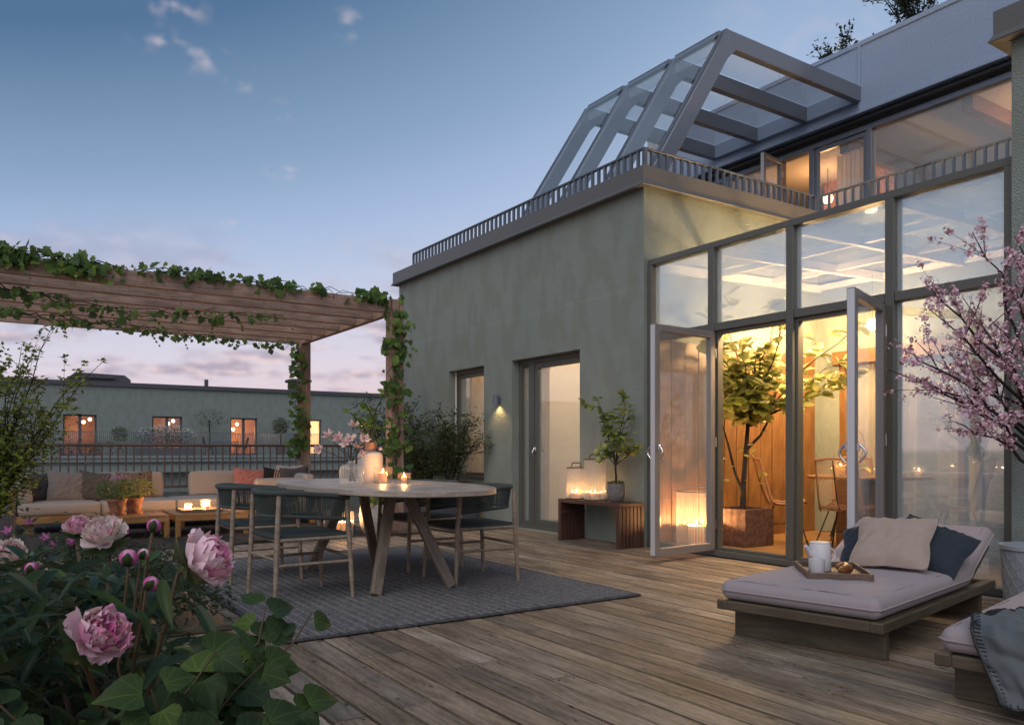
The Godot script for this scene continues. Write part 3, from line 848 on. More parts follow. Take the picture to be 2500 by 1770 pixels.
	for i in 3:
		var a: float = zz[i] - 0.05; var b: float = zz[i + 1] + 0.05
		m = MB.new(); m.span(V(7.60, 6.16, b), V(7.68, 6.225, a), 0.004); part(g, "ridge_rail", m, M.steel, xf)
		m = MB.new(); m.span(V(7.62, 6.0, b), V(7.66, 6.16, a)); part(g, "ridge_glass", m, M.glass, xf)
		m = MB.new(); m.bar(V(6.02, 3.65, a), V(6.02, 3.65, b), 0.06, 0.08); part(g, "foot_rail", m, M.steel, xf)
		m = MB.new(); m.quad(V(6.0, 3.66, a), V(6.0, 3.66, b), V(7.58, 6.19, b), V(7.58, 6.19, a), V(-1, 0.6, 0)); part(g, "front_pane", m, M.glass, xf)
		m = MB.new(); m.span(V(7.68, 6.215, b), V(10.44, 6.221, a)); part(g, "roof_pane", m, M.glass, xf)
		m = MB.new(); m.span(V(10.38, 5.99, b), V(10.45, 6.21, a), 0.004); part(g, "wall_plate", m, M.panel_metal, xf)

# ---------------------------------------------------------------- the building across the courtyard
func make_far() -> void:
	var zf := -46.0
	var b := thing("opposite_building", "long grey rendered block with lit balcony doors across the courtyard", "building", V(10, -14, zf))
	var o := -b.position; var xf := Transform3D(Basis(), o)
	var wins := [[3.30, 4.82], [7.46, 8.97], [11.52, 13.02], [15.33, 16.83], [19.3, 20.6], [-1.0, 0.5]]
	wins.sort_custom(func(p, q): return p[0] < q[0])
	var m := MB.new(); var x := -30.0
	m.span(V(-30, -14, zf - 0.4), V(60, 0.77, zf)); m.span(V(-30, 2.86, zf - 0.4), V(60, 4.36, zf))
	for w in wins:
		m.span(V(x, 0.77, zf - 0.4), V(w[0], 2.86, zf)); x = w[1]
	m.span(V(x, 0.77, zf - 0.4), V(60, 2.86, zf))
	part(b, "wall", m, M.plaster, xf)
	m = MB.new(); m.span(V(-30.1, 4.36, zf - 9.0), V(60, 4.58, zf + 0.12)); part(b, "parapet_cap", m, M.roof_dark, xf)
	m = MB.new(); m.span(V(-30, -14, zf - 9.0), V(60, 4.3, zf - 8.7)); part(b, "wall", m, M.plaster, xf)
	m = MB.new(); m.span(V(-30, 0.44, zf), V(60, 0.765, zf + 2.0)); m.span(V(-30, -0.10, zf), V(60, 0.44, zf + 1.85)); part(b, "balcony_slab", m, M.plaster, xf)
	m = MB.new(); m.span(V(-30, -14, zf + 0.01), V(60, -0.12, zf + 1.2)); part(b, "lower_wall", m, M.plaster, xf)
	m = MB.new()   # roof light
	var pl := [[3.3, 4.58], [3.9, 5.07], [6.2, 5.02], [6.5, 4.78], [6.5, 4.58]]
	for i in pl.size() - 1: m.quad(V(pl[i][0], pl[i][1], zf - 0.6), V(pl[i + 1][0], pl[i + 1][1], zf - 0.6), V(pl[i + 1][0], pl[i + 1][1], zf - 4.0), V(pl[i][0], pl[i][1], zf - 4.0), V(0, 1, 0))
	for s in [-0.6, -4.0]:
		for i in range(1, pl.size() - 1): m.tri(V(pl[0][0], pl[0][1], zf + s), V(pl[i][0], pl[i][1], zf + s), V(pl[i + 1][0], pl[i + 1][1], zf + s), V(0, 0, 1))
	m.span(V(3.95, 4.80, zf - 0.58), V(5.7, 4.96, zf - 0.4)); part(b, "roof_light", m, M.roof_dark, xf)
	for x2 in [9.9, 18.2]:
		m = MB.new(); m.tube([V(x2, -14, zf + 1.27), V(x2, -0.12, zf + 1.27)], 0.06, 8); part(b, "downpipe", m, M.roof_dark, xf)
	m = MB.new(); m.span(V(10.38, 4.58, zf - 1.2), V(10.56, 5.04, zf - 1.0)); part(b, "vent_pipe", m, M.roof_dark, xf)
	m = MB.new(); m.span(V(15.3, 4.58, zf - 1.6), V(16.3, 5.12, zf - 0.7)); m.span(V(15.15, 5.12, zf - 1.75), V(16.45, 5.3, zf - 0.55), 0.06); part(b, "chimney", m, M.roof_dark, xf)
	for i in wins.size():
		var w: Array = wins[i]; var mid: float = (w[0] + w[1]) * 0.5
		m = MB.new()
		for q in [[w[0], w[0] + 0.07], [mid - 0.07, mid + 0.07], [w[1] - 0.10, w[1]]]: m.span(V(q[0], 0.77, zf - 0.2), V(q[1], 2.86, zf - 0.1))
		m.span(V(w[0], 2.78, zf - 0.2), V(w[1], 2.86, zf - 0.1)); m.span(V(w[0], 0.77, zf - 0.2), V(w[1], 0.85, zf - 0.1))
		var f := part(b, "window", m, M.roof_dark, xf)
		m = MB.new(); m.span(V(w[0] + 0.07, 0.85, zf - 0.16), V(mid - 0.07, 2.78, zf - 0.14)); part(f, "pane", m, M.glass_plain)
		m = MB.new(); m.span(V(mid + 0.07, 0.85, zf - 0.16), V(w[1] - 0.10, 2.78, zf - 0.14)); part(f, "pane", m, M.glass_plain)
		m = MB.new()   # room behind the window
		m.span(V(w[0] - 0.8, 0.6, zf - 2.8), V(w[1] + 0.8, 3.2, zf - 2.7)); m.span(V(w[0] - 0.8, 3.1, zf - 2.7), V(w[1] + 0.8, 3.2, zf - 0.4)); m.span(V(w[0] - 0.8, 0.6, zf - 2.7), V(w[1] + 0.8, 0.7, zf - 0.4))
		m.span(V(w[0] - 0.9, 0.6, zf - 2.8), V(w[0] - 0.8, 3.2, zf - 0.4)); m.span(V(w[1] + 0.8, 0.6, zf - 2.8), V(w[1] + 0.9, 3.2, zf - 0.4))
		part(f, "room_lining", m, [M.linen, M.teak, M.linen, M.teak, M.white_paint, M.linen][i])
		for k in 2:
			var lm := MB.new(); lm.lathe([Vector2(0.001, -0.10), Vector2(0.07, -0.07), Vector2(0.10, 0), Vector2(0.07, 0.07), Vector2(0.001, 0.10)], 12)
			var at := V(lerpf(w[0], w[1], 0.68 + 0.22 * k), 2.52 + 0.16 * k, zf - 1.3 - 0.4 * k)
			if i >= 3: at = V(lerpf(w[0], w[1], 0.3 + 0.15 * k), 2.25 + 0.3 * k, zf - 1.2)
			part(f, "lamp", lm, M.bulb_glow, Transform3D(Basis(), at))
		omni(f, V(mid, 2.1, zf - 1.3), [0.7, 0.8, 0.7, 1.9, 2.6, 0.5][i], [Color(1.0, 0.72, 0.5), Color(1.0, 0.74, 0.52), Color(1.0, 0.70, 0.50), Color(1.0, 0.76, 0.50), Color(1.0, 0.80, 0.55), Color(1.0, 0.7, 0.45)][i], 0.1)
	# its balcony railing
	var r := thing("balcony_railing", "thin grey railing along the balcony of the far block", "railing", V(10, 0.765, zf + 1.9))
	m = MB.new(); m.span(V(-30, 1.935, zf + 1.88), V(40, 1.97, zf + 1.92)); m.span(V(-30, 0.62, zf + 2.01), V(40, 0.65, zf + 2.05)); part(r, "top_rail", m, M.rail_metal, Transform3D(Basis(), -r.position))
	var bm := MB.new(); bm.span(V(-0.011, 0.35, -0.011), V(0.011, 1.94, 0.011))
	var xs := []
	for i in 420: xs.append(Transform3D(Basis(), V(-4.0 + i * 0.09, 0.0, zf + 1.95) - r.position))
	many(r, "baluster", bm, M.rail_metal, xs)
	# our own terrace railing behind the sofa
	var t := thing("terrace_railing", "brown metal terrace railing with round top rail behind the sofa", "railing", V(2, 0, -13.25))
	o = -t.position
	m = MB.new(); m.tube([V(-3.5, 1.09, -13.25), V(5.7, 1.09, -13.25)], 0.022, 10); part(t, "top_rail", m, M.brown_metal, Transform3D(Basis(), o))
	m = MB.new(); m.span(V(-3.5, 0.425, -13.27), V(5.7, 0.46, -13.23)); part(t, "bottom_rail", m, M.brown_metal, Transform3D(Basis(), o))
	m = MB.new(); m.tube([V(0, 0.455, 0), V(0, 1.075, 0)], 0.0115, 8)
	var bal := m.mesh()
	for i in 84: part(t, "baluster", bal, M.brown_metal, Transform3D(Basis(), V(-3.45 + i * 0.109, 0, -13.25) + o))
	for px in [-3.48, 5.66]:
		m = MB.new(); m.span(V(-0.02, 0.3, -0.02), V(0.02, 1.07, 0.02)); part(t, "post", m, M.brown_metal, Transform3D(Basis(), V(px, 0, -13.19) + o))
	m = MB.new(); m.span(V(-3.6, -0.06, -13.45), V(5.75, 0.36, -13.3)); var pw := part(self, "parapet_wall", m, M.plaster); pw.set_meta("kind", "structure")
	far_balcony(zf + 1.0)

func far_pot(called: String, label: String, x: float, z: float, r: float, h: float, m: Material, leaves: Array, leaf: MB, lm: Material, stem := 0.0, group := "") -> void:
	var p := thing(called, label, "plant", V(x, 0.765, z), 0.0, group)
	var b := MB.new(); b.lathe([Vector2(0, 0), Vector2(r * 0.75, 0), Vector2(r, h), Vector2(r * 0.9, h), Vector2(r * 0.85, h * 0.85), Vector2(0, h * 0.85)], 14); part(p, "pot", b, m)
	if stem > 0.0:
		b = MB.new(); b.tube([V(0, h * 0.8, 0), V(0.03, h + stem * 0.5, 0), V(0, h + stem, 0)], 0.04, 6); part(p, "trunk", b, M.bark)
	many(p, "foliage", leaf, lm, leaves)

func blob(n: int, c: Vector3, r: Vector3, s: float) -> Array:
	var out := []
	for i in n:
		var d := V(rf(-1, 1), rf(-1, 1), rf(-1, 1))
		while d.length() > 1.0: d = V(rf(-1, 1), rf(-1, 1), rf(-1, 1))
		out.append(Transform3D(Basis.from_euler(V(rf(0, TAU), rf(0, TAU), rf(0, TAU))) * s * rf(0.7, 1.3), c + d * r))
	return out

func far_balcony(z: float) -> void:
	var lf := simple_leaf(1.0, 0.5)
	var green := leaf_mat("far_green", lin(0.06, 0.095, 0.045), 0.3)
	var white := leaf_mat("far_white", lin(0.60, 0.62, 0.58), 0.3)
	far_pot("potted_tree", "round-crowned olive tree in a barrel on the far balcony", 14.05, z, 0.3, 0.55, M.brown_metal, blob(900, V(0, 1.65, 0), V(0.48, 0.52, 0.48), 0.10), lf, green, 0.7)
	far_pot("potted_shrub", "drooping bamboo-like shrub in a pale pot on the far balcony", 5.75, z, 0.17, 0.3, M.concrete_pale, blob(500, V(0, 1.1, 0), V(0.4, 0.42, 0.3), 0.10), lf, green, 0.3)
	far_pot("potted_shrub", "small shrub in a grey pot beside the drooping one on the far balcony", 5.3, z + 0.2, 0.16, 0.22, M.concrete_pale, blob(160, V(0, 0.55, 0), V(0.22, 0.25, 0.2), 0.08), lf, green, 0.1)
	far_pot("sparse_tree", "sparse young tree with thin stems beside the far flowering hedge", 10.15, z, 0.2, 0.3, M.concrete_pale, blob(330, V(0.1, 2.0, 0), V(0.9, 0.55, 0.5), 0.10), lf, green, 1.6)
	var h := thing("flowering_hedge", "white-flowering hedge in a planter trough on the far balcony", "hedge", V(7.9, 0.765, z + 0.2))
	var b := MB.new(); b.span(V(-1.4, 0, -0.2), V(1.4, 0.4, 0.2)); part(h, "trough", b, M.concrete)
	many(h, "foliage", lf, green, blob(1500, V(0, 0.95, 0), V(1.55, 0.55, 0.3), 0.10))
	many(h, "blossom", lf, white, blob(1300, V(0, 1.10, 0.10), V(1.6, 0.50, 0.3), 0.08))
	for i in 5:
		far_pot("flower_pot", ["terracotta pot of blue flowers", "terracotta pot of grassy leaves", "terracotta pot of lilies", "terracotta pot of white flowers", "terracotta pot of trailing leaves"][i] + " below the lit window of the far balcony", 3.1 + i * 0.42, z + 0.4, 0.12, 0.16, M.terracotta, blob(150, V(0, 0.42, 0), V(0.22, 0.28, 0.2), 0.08), lf, green, 0.1, "pots on the far balcony")
	# stool, table and chairs
	var lime := mat("lime_paint", lin(0.36, 0.50, 0.16), 0.5)
	var s := thing("stool", "lime green metal stool on the far balcony", "stool", V(2.35, 0.765, z))
	b = MB.new(); b.span(V(-0.24, 0.62, -0.2), V(0.24, 0.67, 0.2)); part(s, "seat", b, lime)
	for q in [[-1, -1], [1, -1], [1, 1], [-1, 1]]:
		b = MB.new(); b.tube([V(q[0] * 0.19, 0.62, q[1] * 0.15), V(q[0] * 0.3, 0, q[1] * 0.22)], 0.025, 6); part(s, "leg", b, lime)
	var t := thing("balcony_table", "grey metal table on the far balcony", "table", V(11.0, 0.765, z))
	b = MB.new(); b.span(V(-0.6, 0.70, -0.4), V(0.6, 0.74, 0.4)); part(t, "table_top", b, M.rail_metal)
	for q in [[-1, -1], [1, -1], [1, 1], [-1, 1]]:
		b = MB.new(); b.span(V(q[0] * 0.56 - 0.02, 0, q[1] * 0.36 - 0.02), V(q[0] * 0.56 + 0.02, 0.70, q[1] * 0.36 + 0.02)); part(t, "leg", b, M.rail_metal)
	for i in 2:
		var c := thing("balcony_chair", ["dark shell chair before the brightly lit door of the far balcony", "dark shell chair beside the sparse young tree on the far balcony"][i], "chair", V(11.95 if i == 0 else 10.1, 0.765, z), 180.0 * i, "chairs on the far balcony")
		b = MB.new(); b.box(V(0, 0.45, 0), V(0.42, 0.03, 0.42)); part(c, "seat", b, M.black_metal)
		b = MB.new(); b.box(V(0.22, 0.72, 0), V(0.03, 0.52, 0.40), Basis(Vector3.FORWARD, 0.22)); part(c, "backrest", b, M.black_metal)
		for q in [[-1, -1], [1, -1], [1, 1], [-1, 1]]:
			b = MB.new(); b.tube([V(q[0] * 0.15, 0.45, q[1] * 0.15), V(q[0] * 0.2, 0, q[1] * 0.2)], 0.015, 6); part(c, "leg", b, M.black_metal)

func simple_leaf(len: float, wid: float) -> MB:   # folded lozenge of four faces
	var m := MB.new()
	var pts := [V(0, 0, 0), V(-wid * 0.5, len * 0.42, 0.08 * len), V(0, len, -0.06 * len), V(wid * 0.5, len * 0.42, 0.08 * len), V(0, len * 0.45, 0)]
	m.tri(pts[0], pts[1], pts[4], V(0, 0, 1)); m.tri(pts[1], pts[2], pts[4], V(0, 0, 1)); m.tri(pts[4], pts[2], pts[3], V(0, 0, 1)); m.tri(pts[0], pts[4], pts[3], V(0, 0, 1))
	return m

func outline_leaf(pts: Array, cup: float, bend: float) -> MB:   # leaf from a half outline (x, y), stalk at the origin, tip along +y
	var m := MB.new()
	var full := []
	for p in pts: full.append(Vector2(p[0], p[1]))
	for i in range(pts.size() - 2, 0, -1): full.append(Vector2(-pts[i][0], pts[i][1]))
	var lift := func(q: Vector2) -> Vector3: return V(q.x, q.y, cup * absf(q.x) - bend * q.y * q.y + 0.05 * sin(q.x * 9.0 + q.y * 7.0) * absf(q.x))
	var mid := Vector2(0, pts[-1][1] * 0.42)
	var k := m.v.size()
	var ring := []
	for q in full: ring.append(q)
	var uv := func(q: Vector2) -> Vector2: return Vector2(0.5 + q.x * 0.5, 1.0 - clampf(q.y * 0.8 + 0.12, 0.0, 1.0))
	for i in ring.size():
		var a: Vector2 = ring[i]; var b: Vector2 = ring[(i + 1) % ring.size()]
		var a2 := mid.lerp(a, 0.55); var b2 := mid.lerp(b, 0.55)
		m.tri(lift.call(mid), lift.call(a2), lift.call(b2), V(0, 0, 1), uv.call(mid), uv.call(a2), uv.call(b2))
		m.tri(lift.call(a2), lift.call(a), lift.call(b), V(0, 0, 1), uv.call(a2), uv.call(a), uv.call(b))
		m.tri(lift.call(a2), lift.call(b), lift.call(b2), V(0, 0, 1), uv.call(a2), uv.call(b), uv.call(b2))
	smooth(m)
	return m

func smooth(m: MB) -> void:   # average normals of coincident corners
	var acc := {}
	for i in m.v.size():
		var key := (m.v[i] * 2000.0).round()
		acc[key] = acc.get(key, Vector3.ZERO) + m.n[i]
	for i in m.v.size():
		var g: Vector3 = acc[(m.v[i] * 2000.0).round()]
		m.n[i] = g.normalized() if g.length() > 0.01 else m.n[i]

func vine_leaf_mesh(k: int) -> ArrayMesh:
	var j := 0.06 * k
	return outline_leaf([[0.0, 0.0], [0.16, -0.13], [0.42, -0.08 + j], [0.37, 0.10], [0.56, 0.30 + j], [0.40, 0.42], [0.30, 0.50], [0.36, 0.68 - j], [0.20, 0.72], [0.10, 0.82], [0.0, 1.0]], 0.22 - 0.2 * k, 0.25 - 0.1 * k).mesh()

var vine_meshes := []
var vine_mats := []

func vine(called: String, label: String, path: Array, count: int, spread: Vector3, size: Vector2, bias: Vector3, wiggle := 0.05) -> Node3D:
	var t := thing(called, label, "vine", path[0], 0.0, "vines on the wooden pergola")
	var o: Vector3 = -path[0]
	var nz := noise(1.7, 2, rng.randi() % 1000)
	var curve := Curve3D.new()
	for p in path: curve.add_point(p)
	var len := curve.get_baked_length()
	for s in 2:   # two stems twisted about the path
		var pts := []; var rad := []
		var n := int(len / 0.09) + 2
		for i in n:
			var p := curve.sample_baked(len * i / (n - 1))
			pts.append(p + o + V(nz.get_noise_2d(i * 0.25, s * 40.0), nz.get_noise_2d(i * 0.25 + 90, s * 40.0), nz.get_noise_2d(i * 0.25 + 50, s * 40.0)) * wiggle * 2.2 + spread * 0.2 * V(sin(i * 0.5 + s * 3.0), 0.3, cos(i * 0.5 + s * 3.0)))
			rad.append(lerpf(0.008, 0.003, float(i) / n))
		var m := MB.new(); m.tube(pts, rad, 5); part(t, "stem", m, M.bark)
	for i in count:
		var k := rng.randf()
		for tries in 6:   # leaves gather in clumps
			if nz.get_noise_1d(k * len * 1.6 + 300.0) + 0.35 > rng.randf() * 0.8: break
			k = rng.randf()
		var c := curve.sample_baked(len * k) + o
		var off := V(rng.randfn(), rng.randfn(), rng.randfn()).limit_length(2.0) * 0.55 * spread + bias * rf(0.2, 1.0)
		var at := c + off
		var s := lerpf(size.x * 0.55, size.y, pow(rng.randf(), 1.4)) * (1.35 if rng.randf() < 0.12 else 1.0)
		var face := (V(rf(-0.5, 0.5), rf(-0.2, 0.7), 1.0) if rng.randf() < 0.6 else V(-0.6, rf(0, 0.6), rf(0, 1))).normalized()   # leaves turn to the open side
		var tip := (V(rf(-1, 1), rf(-1.2, 0.5), rf(-0.3, 0.3))).normalized()
		tip = (tip - face * tip.dot(face)).normalized()
		var bs := Basis(tip.cross(face), tip, face) * s
		part(t, "leaf", vine_meshes[rng.randi() % 3], vine_mats[rng.randi() % vine_mats.size()], Transform3D(bs, at))
	# side shoots that poke out
	for i in maxi(2, count / 40):
		var c := curve.sample_baked(len * rng.randf()) + o
		var d := (bias.normalized() + V(rf(-0.8, 0.8), rf(-0.2, 0.5), rf(-0.2, 0.6))).normalized() if bias.length() > 0.0 else V(rf(-1, 1), rf(-0.5, 0.6), rf(0, 1)).normalized()
		var m := MB.new(); var pts := []
		for q in 6: pts.append(c + d * 0.05 * q + V(0.012 * sin(q * 1.3 + i), -0.002 * q * q, 0.01 * cos(q + i)))
		m.tube(pts, [0.003, 0.0028, 0.0025, 0.002, 0.0018, 0.001], 4); part(t, "shoot", m, M.bark)
		for q in range(1, 6):
			var face := V(rf(-0.5, 0.5), rf(-0.2, 0.6), 1).normalized()
			var tip := (d + V(rf(-1, 1), rf(-1, 0.5), 0)).normalized(); tip = (tip - face * tip.dot(face)).normalized()
			part(t, "leaf", vine_meshes[rng.randi() % 3], vine_mats[rng.randi() % vine_mats.size()], Transform3D(Basis(tip.cross(face), tip, face) * size.x * (1.0 - 0.09 * q), pts[q]))
	return t

func make_pergola() -> void:
	var p := thing("pergola", "rough wooden pergola with close rafters over the sofa corner", "pergola", V(4.28, 0, -9.1))
	var o := -p.position; var xf := Transform3D(Basis(), o)
	for q in [[4.28, -9.1], [4.28, -12.5], [-1.6, -9.1], [-1.6, -12.5]]:
		var m := MB.new(); m.span(V(q[0] - 0.085, 0, q[1] - 0.085), V(q[0] + 0.085, 2.885 if q[1] > -10 else 2.872, q[1] + 0.085), 0.006, Vector2(rf(0, 2), rf(0, 1))); part(p, "post", m, M.pergola_wood, xf)
	# outer beams and rafters, all along x
	var zs := [-9.06, -9.62, -10.2, -10.78, -11.36, -11.94, -12.5]
	for i in zs.size():
		var m := MB.new()
		var x1 := 4.193 if i == 0 else 4.20
		m.span(V(-1.9, 2.71, zs[i] - 0.035), V(x1, 2.87 if i in [0, 6] else 2.865, zs[i] + 0.035), 0.005, Vector2(rf(0, 2), rf(0, 1)))
		part(p, "beam" if i in [0, 6] else "rafter", m, M.pergola_wood, xf)
	for x in [4.24, -1.6]:
		var m := MB.new(); m.span(V(x - 0.038, 2.70, -12.416), V(x + 0.038, 2.868, -9.19), 0.005); part(p, "side_beam", m, M.pergola_wood, xf)
	for k in 3: vine_meshes.append(vine_leaf_mesh(k))
	for c in [lin(0.062, 0.120, 0.022), lin(0.042, 0.092, 0.020), lin(0.105, 0.165, 0.028), lin(0.030, 0.070, 0.018)]: vine_mats.append(leaf_mat("vine%d" % vine_mats.size(), c, 0.45, 0.45))
	vine("climbing_vine", "leafy vine sprawling along the top of the front pergola beam", [V(-0.3, 2.90, -9.02), V(0.5, 2.90, -9.03), V(1.3, 2.88, -9.03), V(2.4, 2.89, -9.04), V(3.4, 2.89, -9.03), V(4.2, 2.88, -9.02)], 270, V(0.1, 0.075, 0.06), Vector2(0.055, 0.105), V(0, 0.0, 0.05))
	vine("climbing_vine", "thick clump of vine hanging over the open end of the front beam", [V(-0.4, 2.93, -9.0), V(0.2, 2.92, -9.0), V(0.75, 2.87, -9.0), V(1.05, 2.82, -9.01)], 200, V(0.2, 0.10, 0.03), Vector2(0.065, 0.12), V(0, -0.04, 0.03))
	vine("climbing_vine", "dark vine trailing under the pergola rafters near the front", [V(-0.2, 2.68, -9.6), V(0.7, 2.67, -10.0), V(1.5, 2.66, -10.4), V(2.3, 2.67, -10.2), V(3.1, 2.68, -9.9)], 190, V(0.3, 0.05, 0.35), Vector2(0.05, 0.10), V(0, -0.05, 0.03))
	vine("climbing_vine", "dark vine trailing under the pergola rafters near the back beam", [V(0.0, 2.68, -11.2), V(1.0, 2.66, -11.5), V(2.0, 2.66, -11.8), V(3.0, 2.66, -12.3), V(4.1, 2.66, -12.45)], 190, V(0.25, 0.05, 0.25), Vector2(0.05, 0.10), V(0, -0.05, 0.03))
	vine("climbing_vine", "vine wound round the front pergola post beside the rendered wall", [V(4.30, 0.45, -9.0), V(4.20, 0.9, -9.0), V(4.26, 1.4, -8.98), V(4.22, 1.9, -8.99), V(4.30, 2.35, -8.99), V(4.24, 2.86, -9.0)], 270, V(0.19, 0.1, 0.06), Vector2(0.06, 0.105), V(0, 0, 0.03))
	vine("climbing_vine", "vine climbing the rear pergola post above the sofa", [V(4.16, 0.95, -12.4), V(4.20, 1.4, -12.38), V(4.15, 1.9, -12.4), V(4.20, 2.3, -12.38), V(4.16, 2.66, -12.4)], 190, V(0.15, 0.1, 0.06), Vector2(0.06, 0.115), V(-0.05, 0, 0.03))

# ---------------------------------------------------------------- sofa corner
func pillow(w: float, h: float, t: float, seed_: int, wrinkle := 0.012) -> MB:   # stands in the xy plane, puffed along z
	var m := MB.new()
	var nz := noise(5.0 / maxf(w, h), 3, seed_)
	for s in [-1.0, 1.0]:
		m.grid(18, 18, func(u: float, v: float):
			var x := u * 2.0 - 1.0; var y := v * 2.0 - 1.0
			var e := pow(maxf(0.0, (1.0 - pow(absf(x), 3.0)) * (1.0 - pow(absf(y), 3.0))), 0.55)
			var pinch := 1.0 - 0.07 * (1.0 - absf(y)) * (1.0 - absf(y)) - 0.03 * cos(y * 5.0 + seed_) * 0.4
			var pinch2 := 1.0 - 0.07 * (1.0 - absf(x)) * (1.0 - absf(x)) - 0.06 * (1.0 - x * x) * (1.0 if y > 0 else 0.0)
			var wr := nz.get_noise_2d(x * w * 3.0, y * h * 3.0 + s * 9.0) * wrinkle * 2.0 * (0.3 + e)
			return V(x * w * 0.5 * pinch, y * h * 0.5 * pinch2, s * (t * 0.5 * e + wr * (1.0 if e > 0.05 else 0.0))), w, h, s < 0.0)
	return m

func cushion(called: String, label: String, at: Vector3, size: Vector3, rot: Vector3, m: Material, seed_: int) -> Node3D:
	var t := thing(called, label, "cushion", at)
	t.rotation_degrees = rot
	part(t, "cover", pillow(size.x, size.y, size.z, seed_), m)
	return t

func glass_candle(label: String, at: Vector3, r: float, h: float, cr: float, ch: float, energy: float, smoke: Material, group := "") -> Node3D:
	var t := thing("candle_glass", label, "candle", at, 0.0, group)
	var m := MB.new(); m.lathe([Vector2(0, 0.0), Vector2(r, 0.0), Vector2(r, h)], 32); part(t, "glass", m, smoke)
	m = MB.new(); m.lathe([Vector2(r, h - 0.001), Vector2(r + 0.0015, h), Vector2(r, h + 0.001), Vector2(r - 0.002, h)], 32); m.lathe([Vector2(r - 0.004, 0.001), Vector2(r + 0.0008, 0.0012), Vector2(r + 0.0008, 0.005)], 32); part(t, "rim", m, M.glass_smoke)
	candle(t, V(0, 0.004, 0), cr, ch, energy)
	return t

func candle(t: Node3D, at: Vector3, cr: float, ch: float, energy: float) -> void:
	var m := MB.new(); var nz := noise(1.0, 2, int(at.x * 900 + ch * 7000))
	m.grid(20, 5, func(u: float, v: float):
		var a := TAU * u
		var top := ch * (1.0 + 0.07 * nz.get_noise_2d(cos(a) * 1.5, sin(a) * 1.5))
		return at + V(cos(a) * cr, top * v, sin(a) * cr), 1, 1, true)
	m.lathe([Vector2(cr, ch * 0.985), Vector2(cr * 0.8, ch * 0.93), Vector2(0, ch * 0.90)], 20, at)
	part(t, "candle", m, M.wax)
	m = MB.new(); m.lathe([Vector2(0, 0.0), Vector2(0.004, 0.004), Vector2(0.0052, 0.011), Vector2(0.003, 0.022), Vector2(0.0, 0.034)], 10, at + V(0, ch * 0.92 + 0.004, 0)); part(t, "flame", m, M.flame)
	m = MB.new(); m.tube([at + V(0, ch * 0.9, 0), at + V(0, ch * 0.92 + 0.008, 0)], 0.0012, 5); part(t, "wick", m, M.black_metal)
	omni(t, at + V(0, ch * 0.92 + 0.016, 0), energy, Color(1.0, 0.74, 0.47), 0.008)

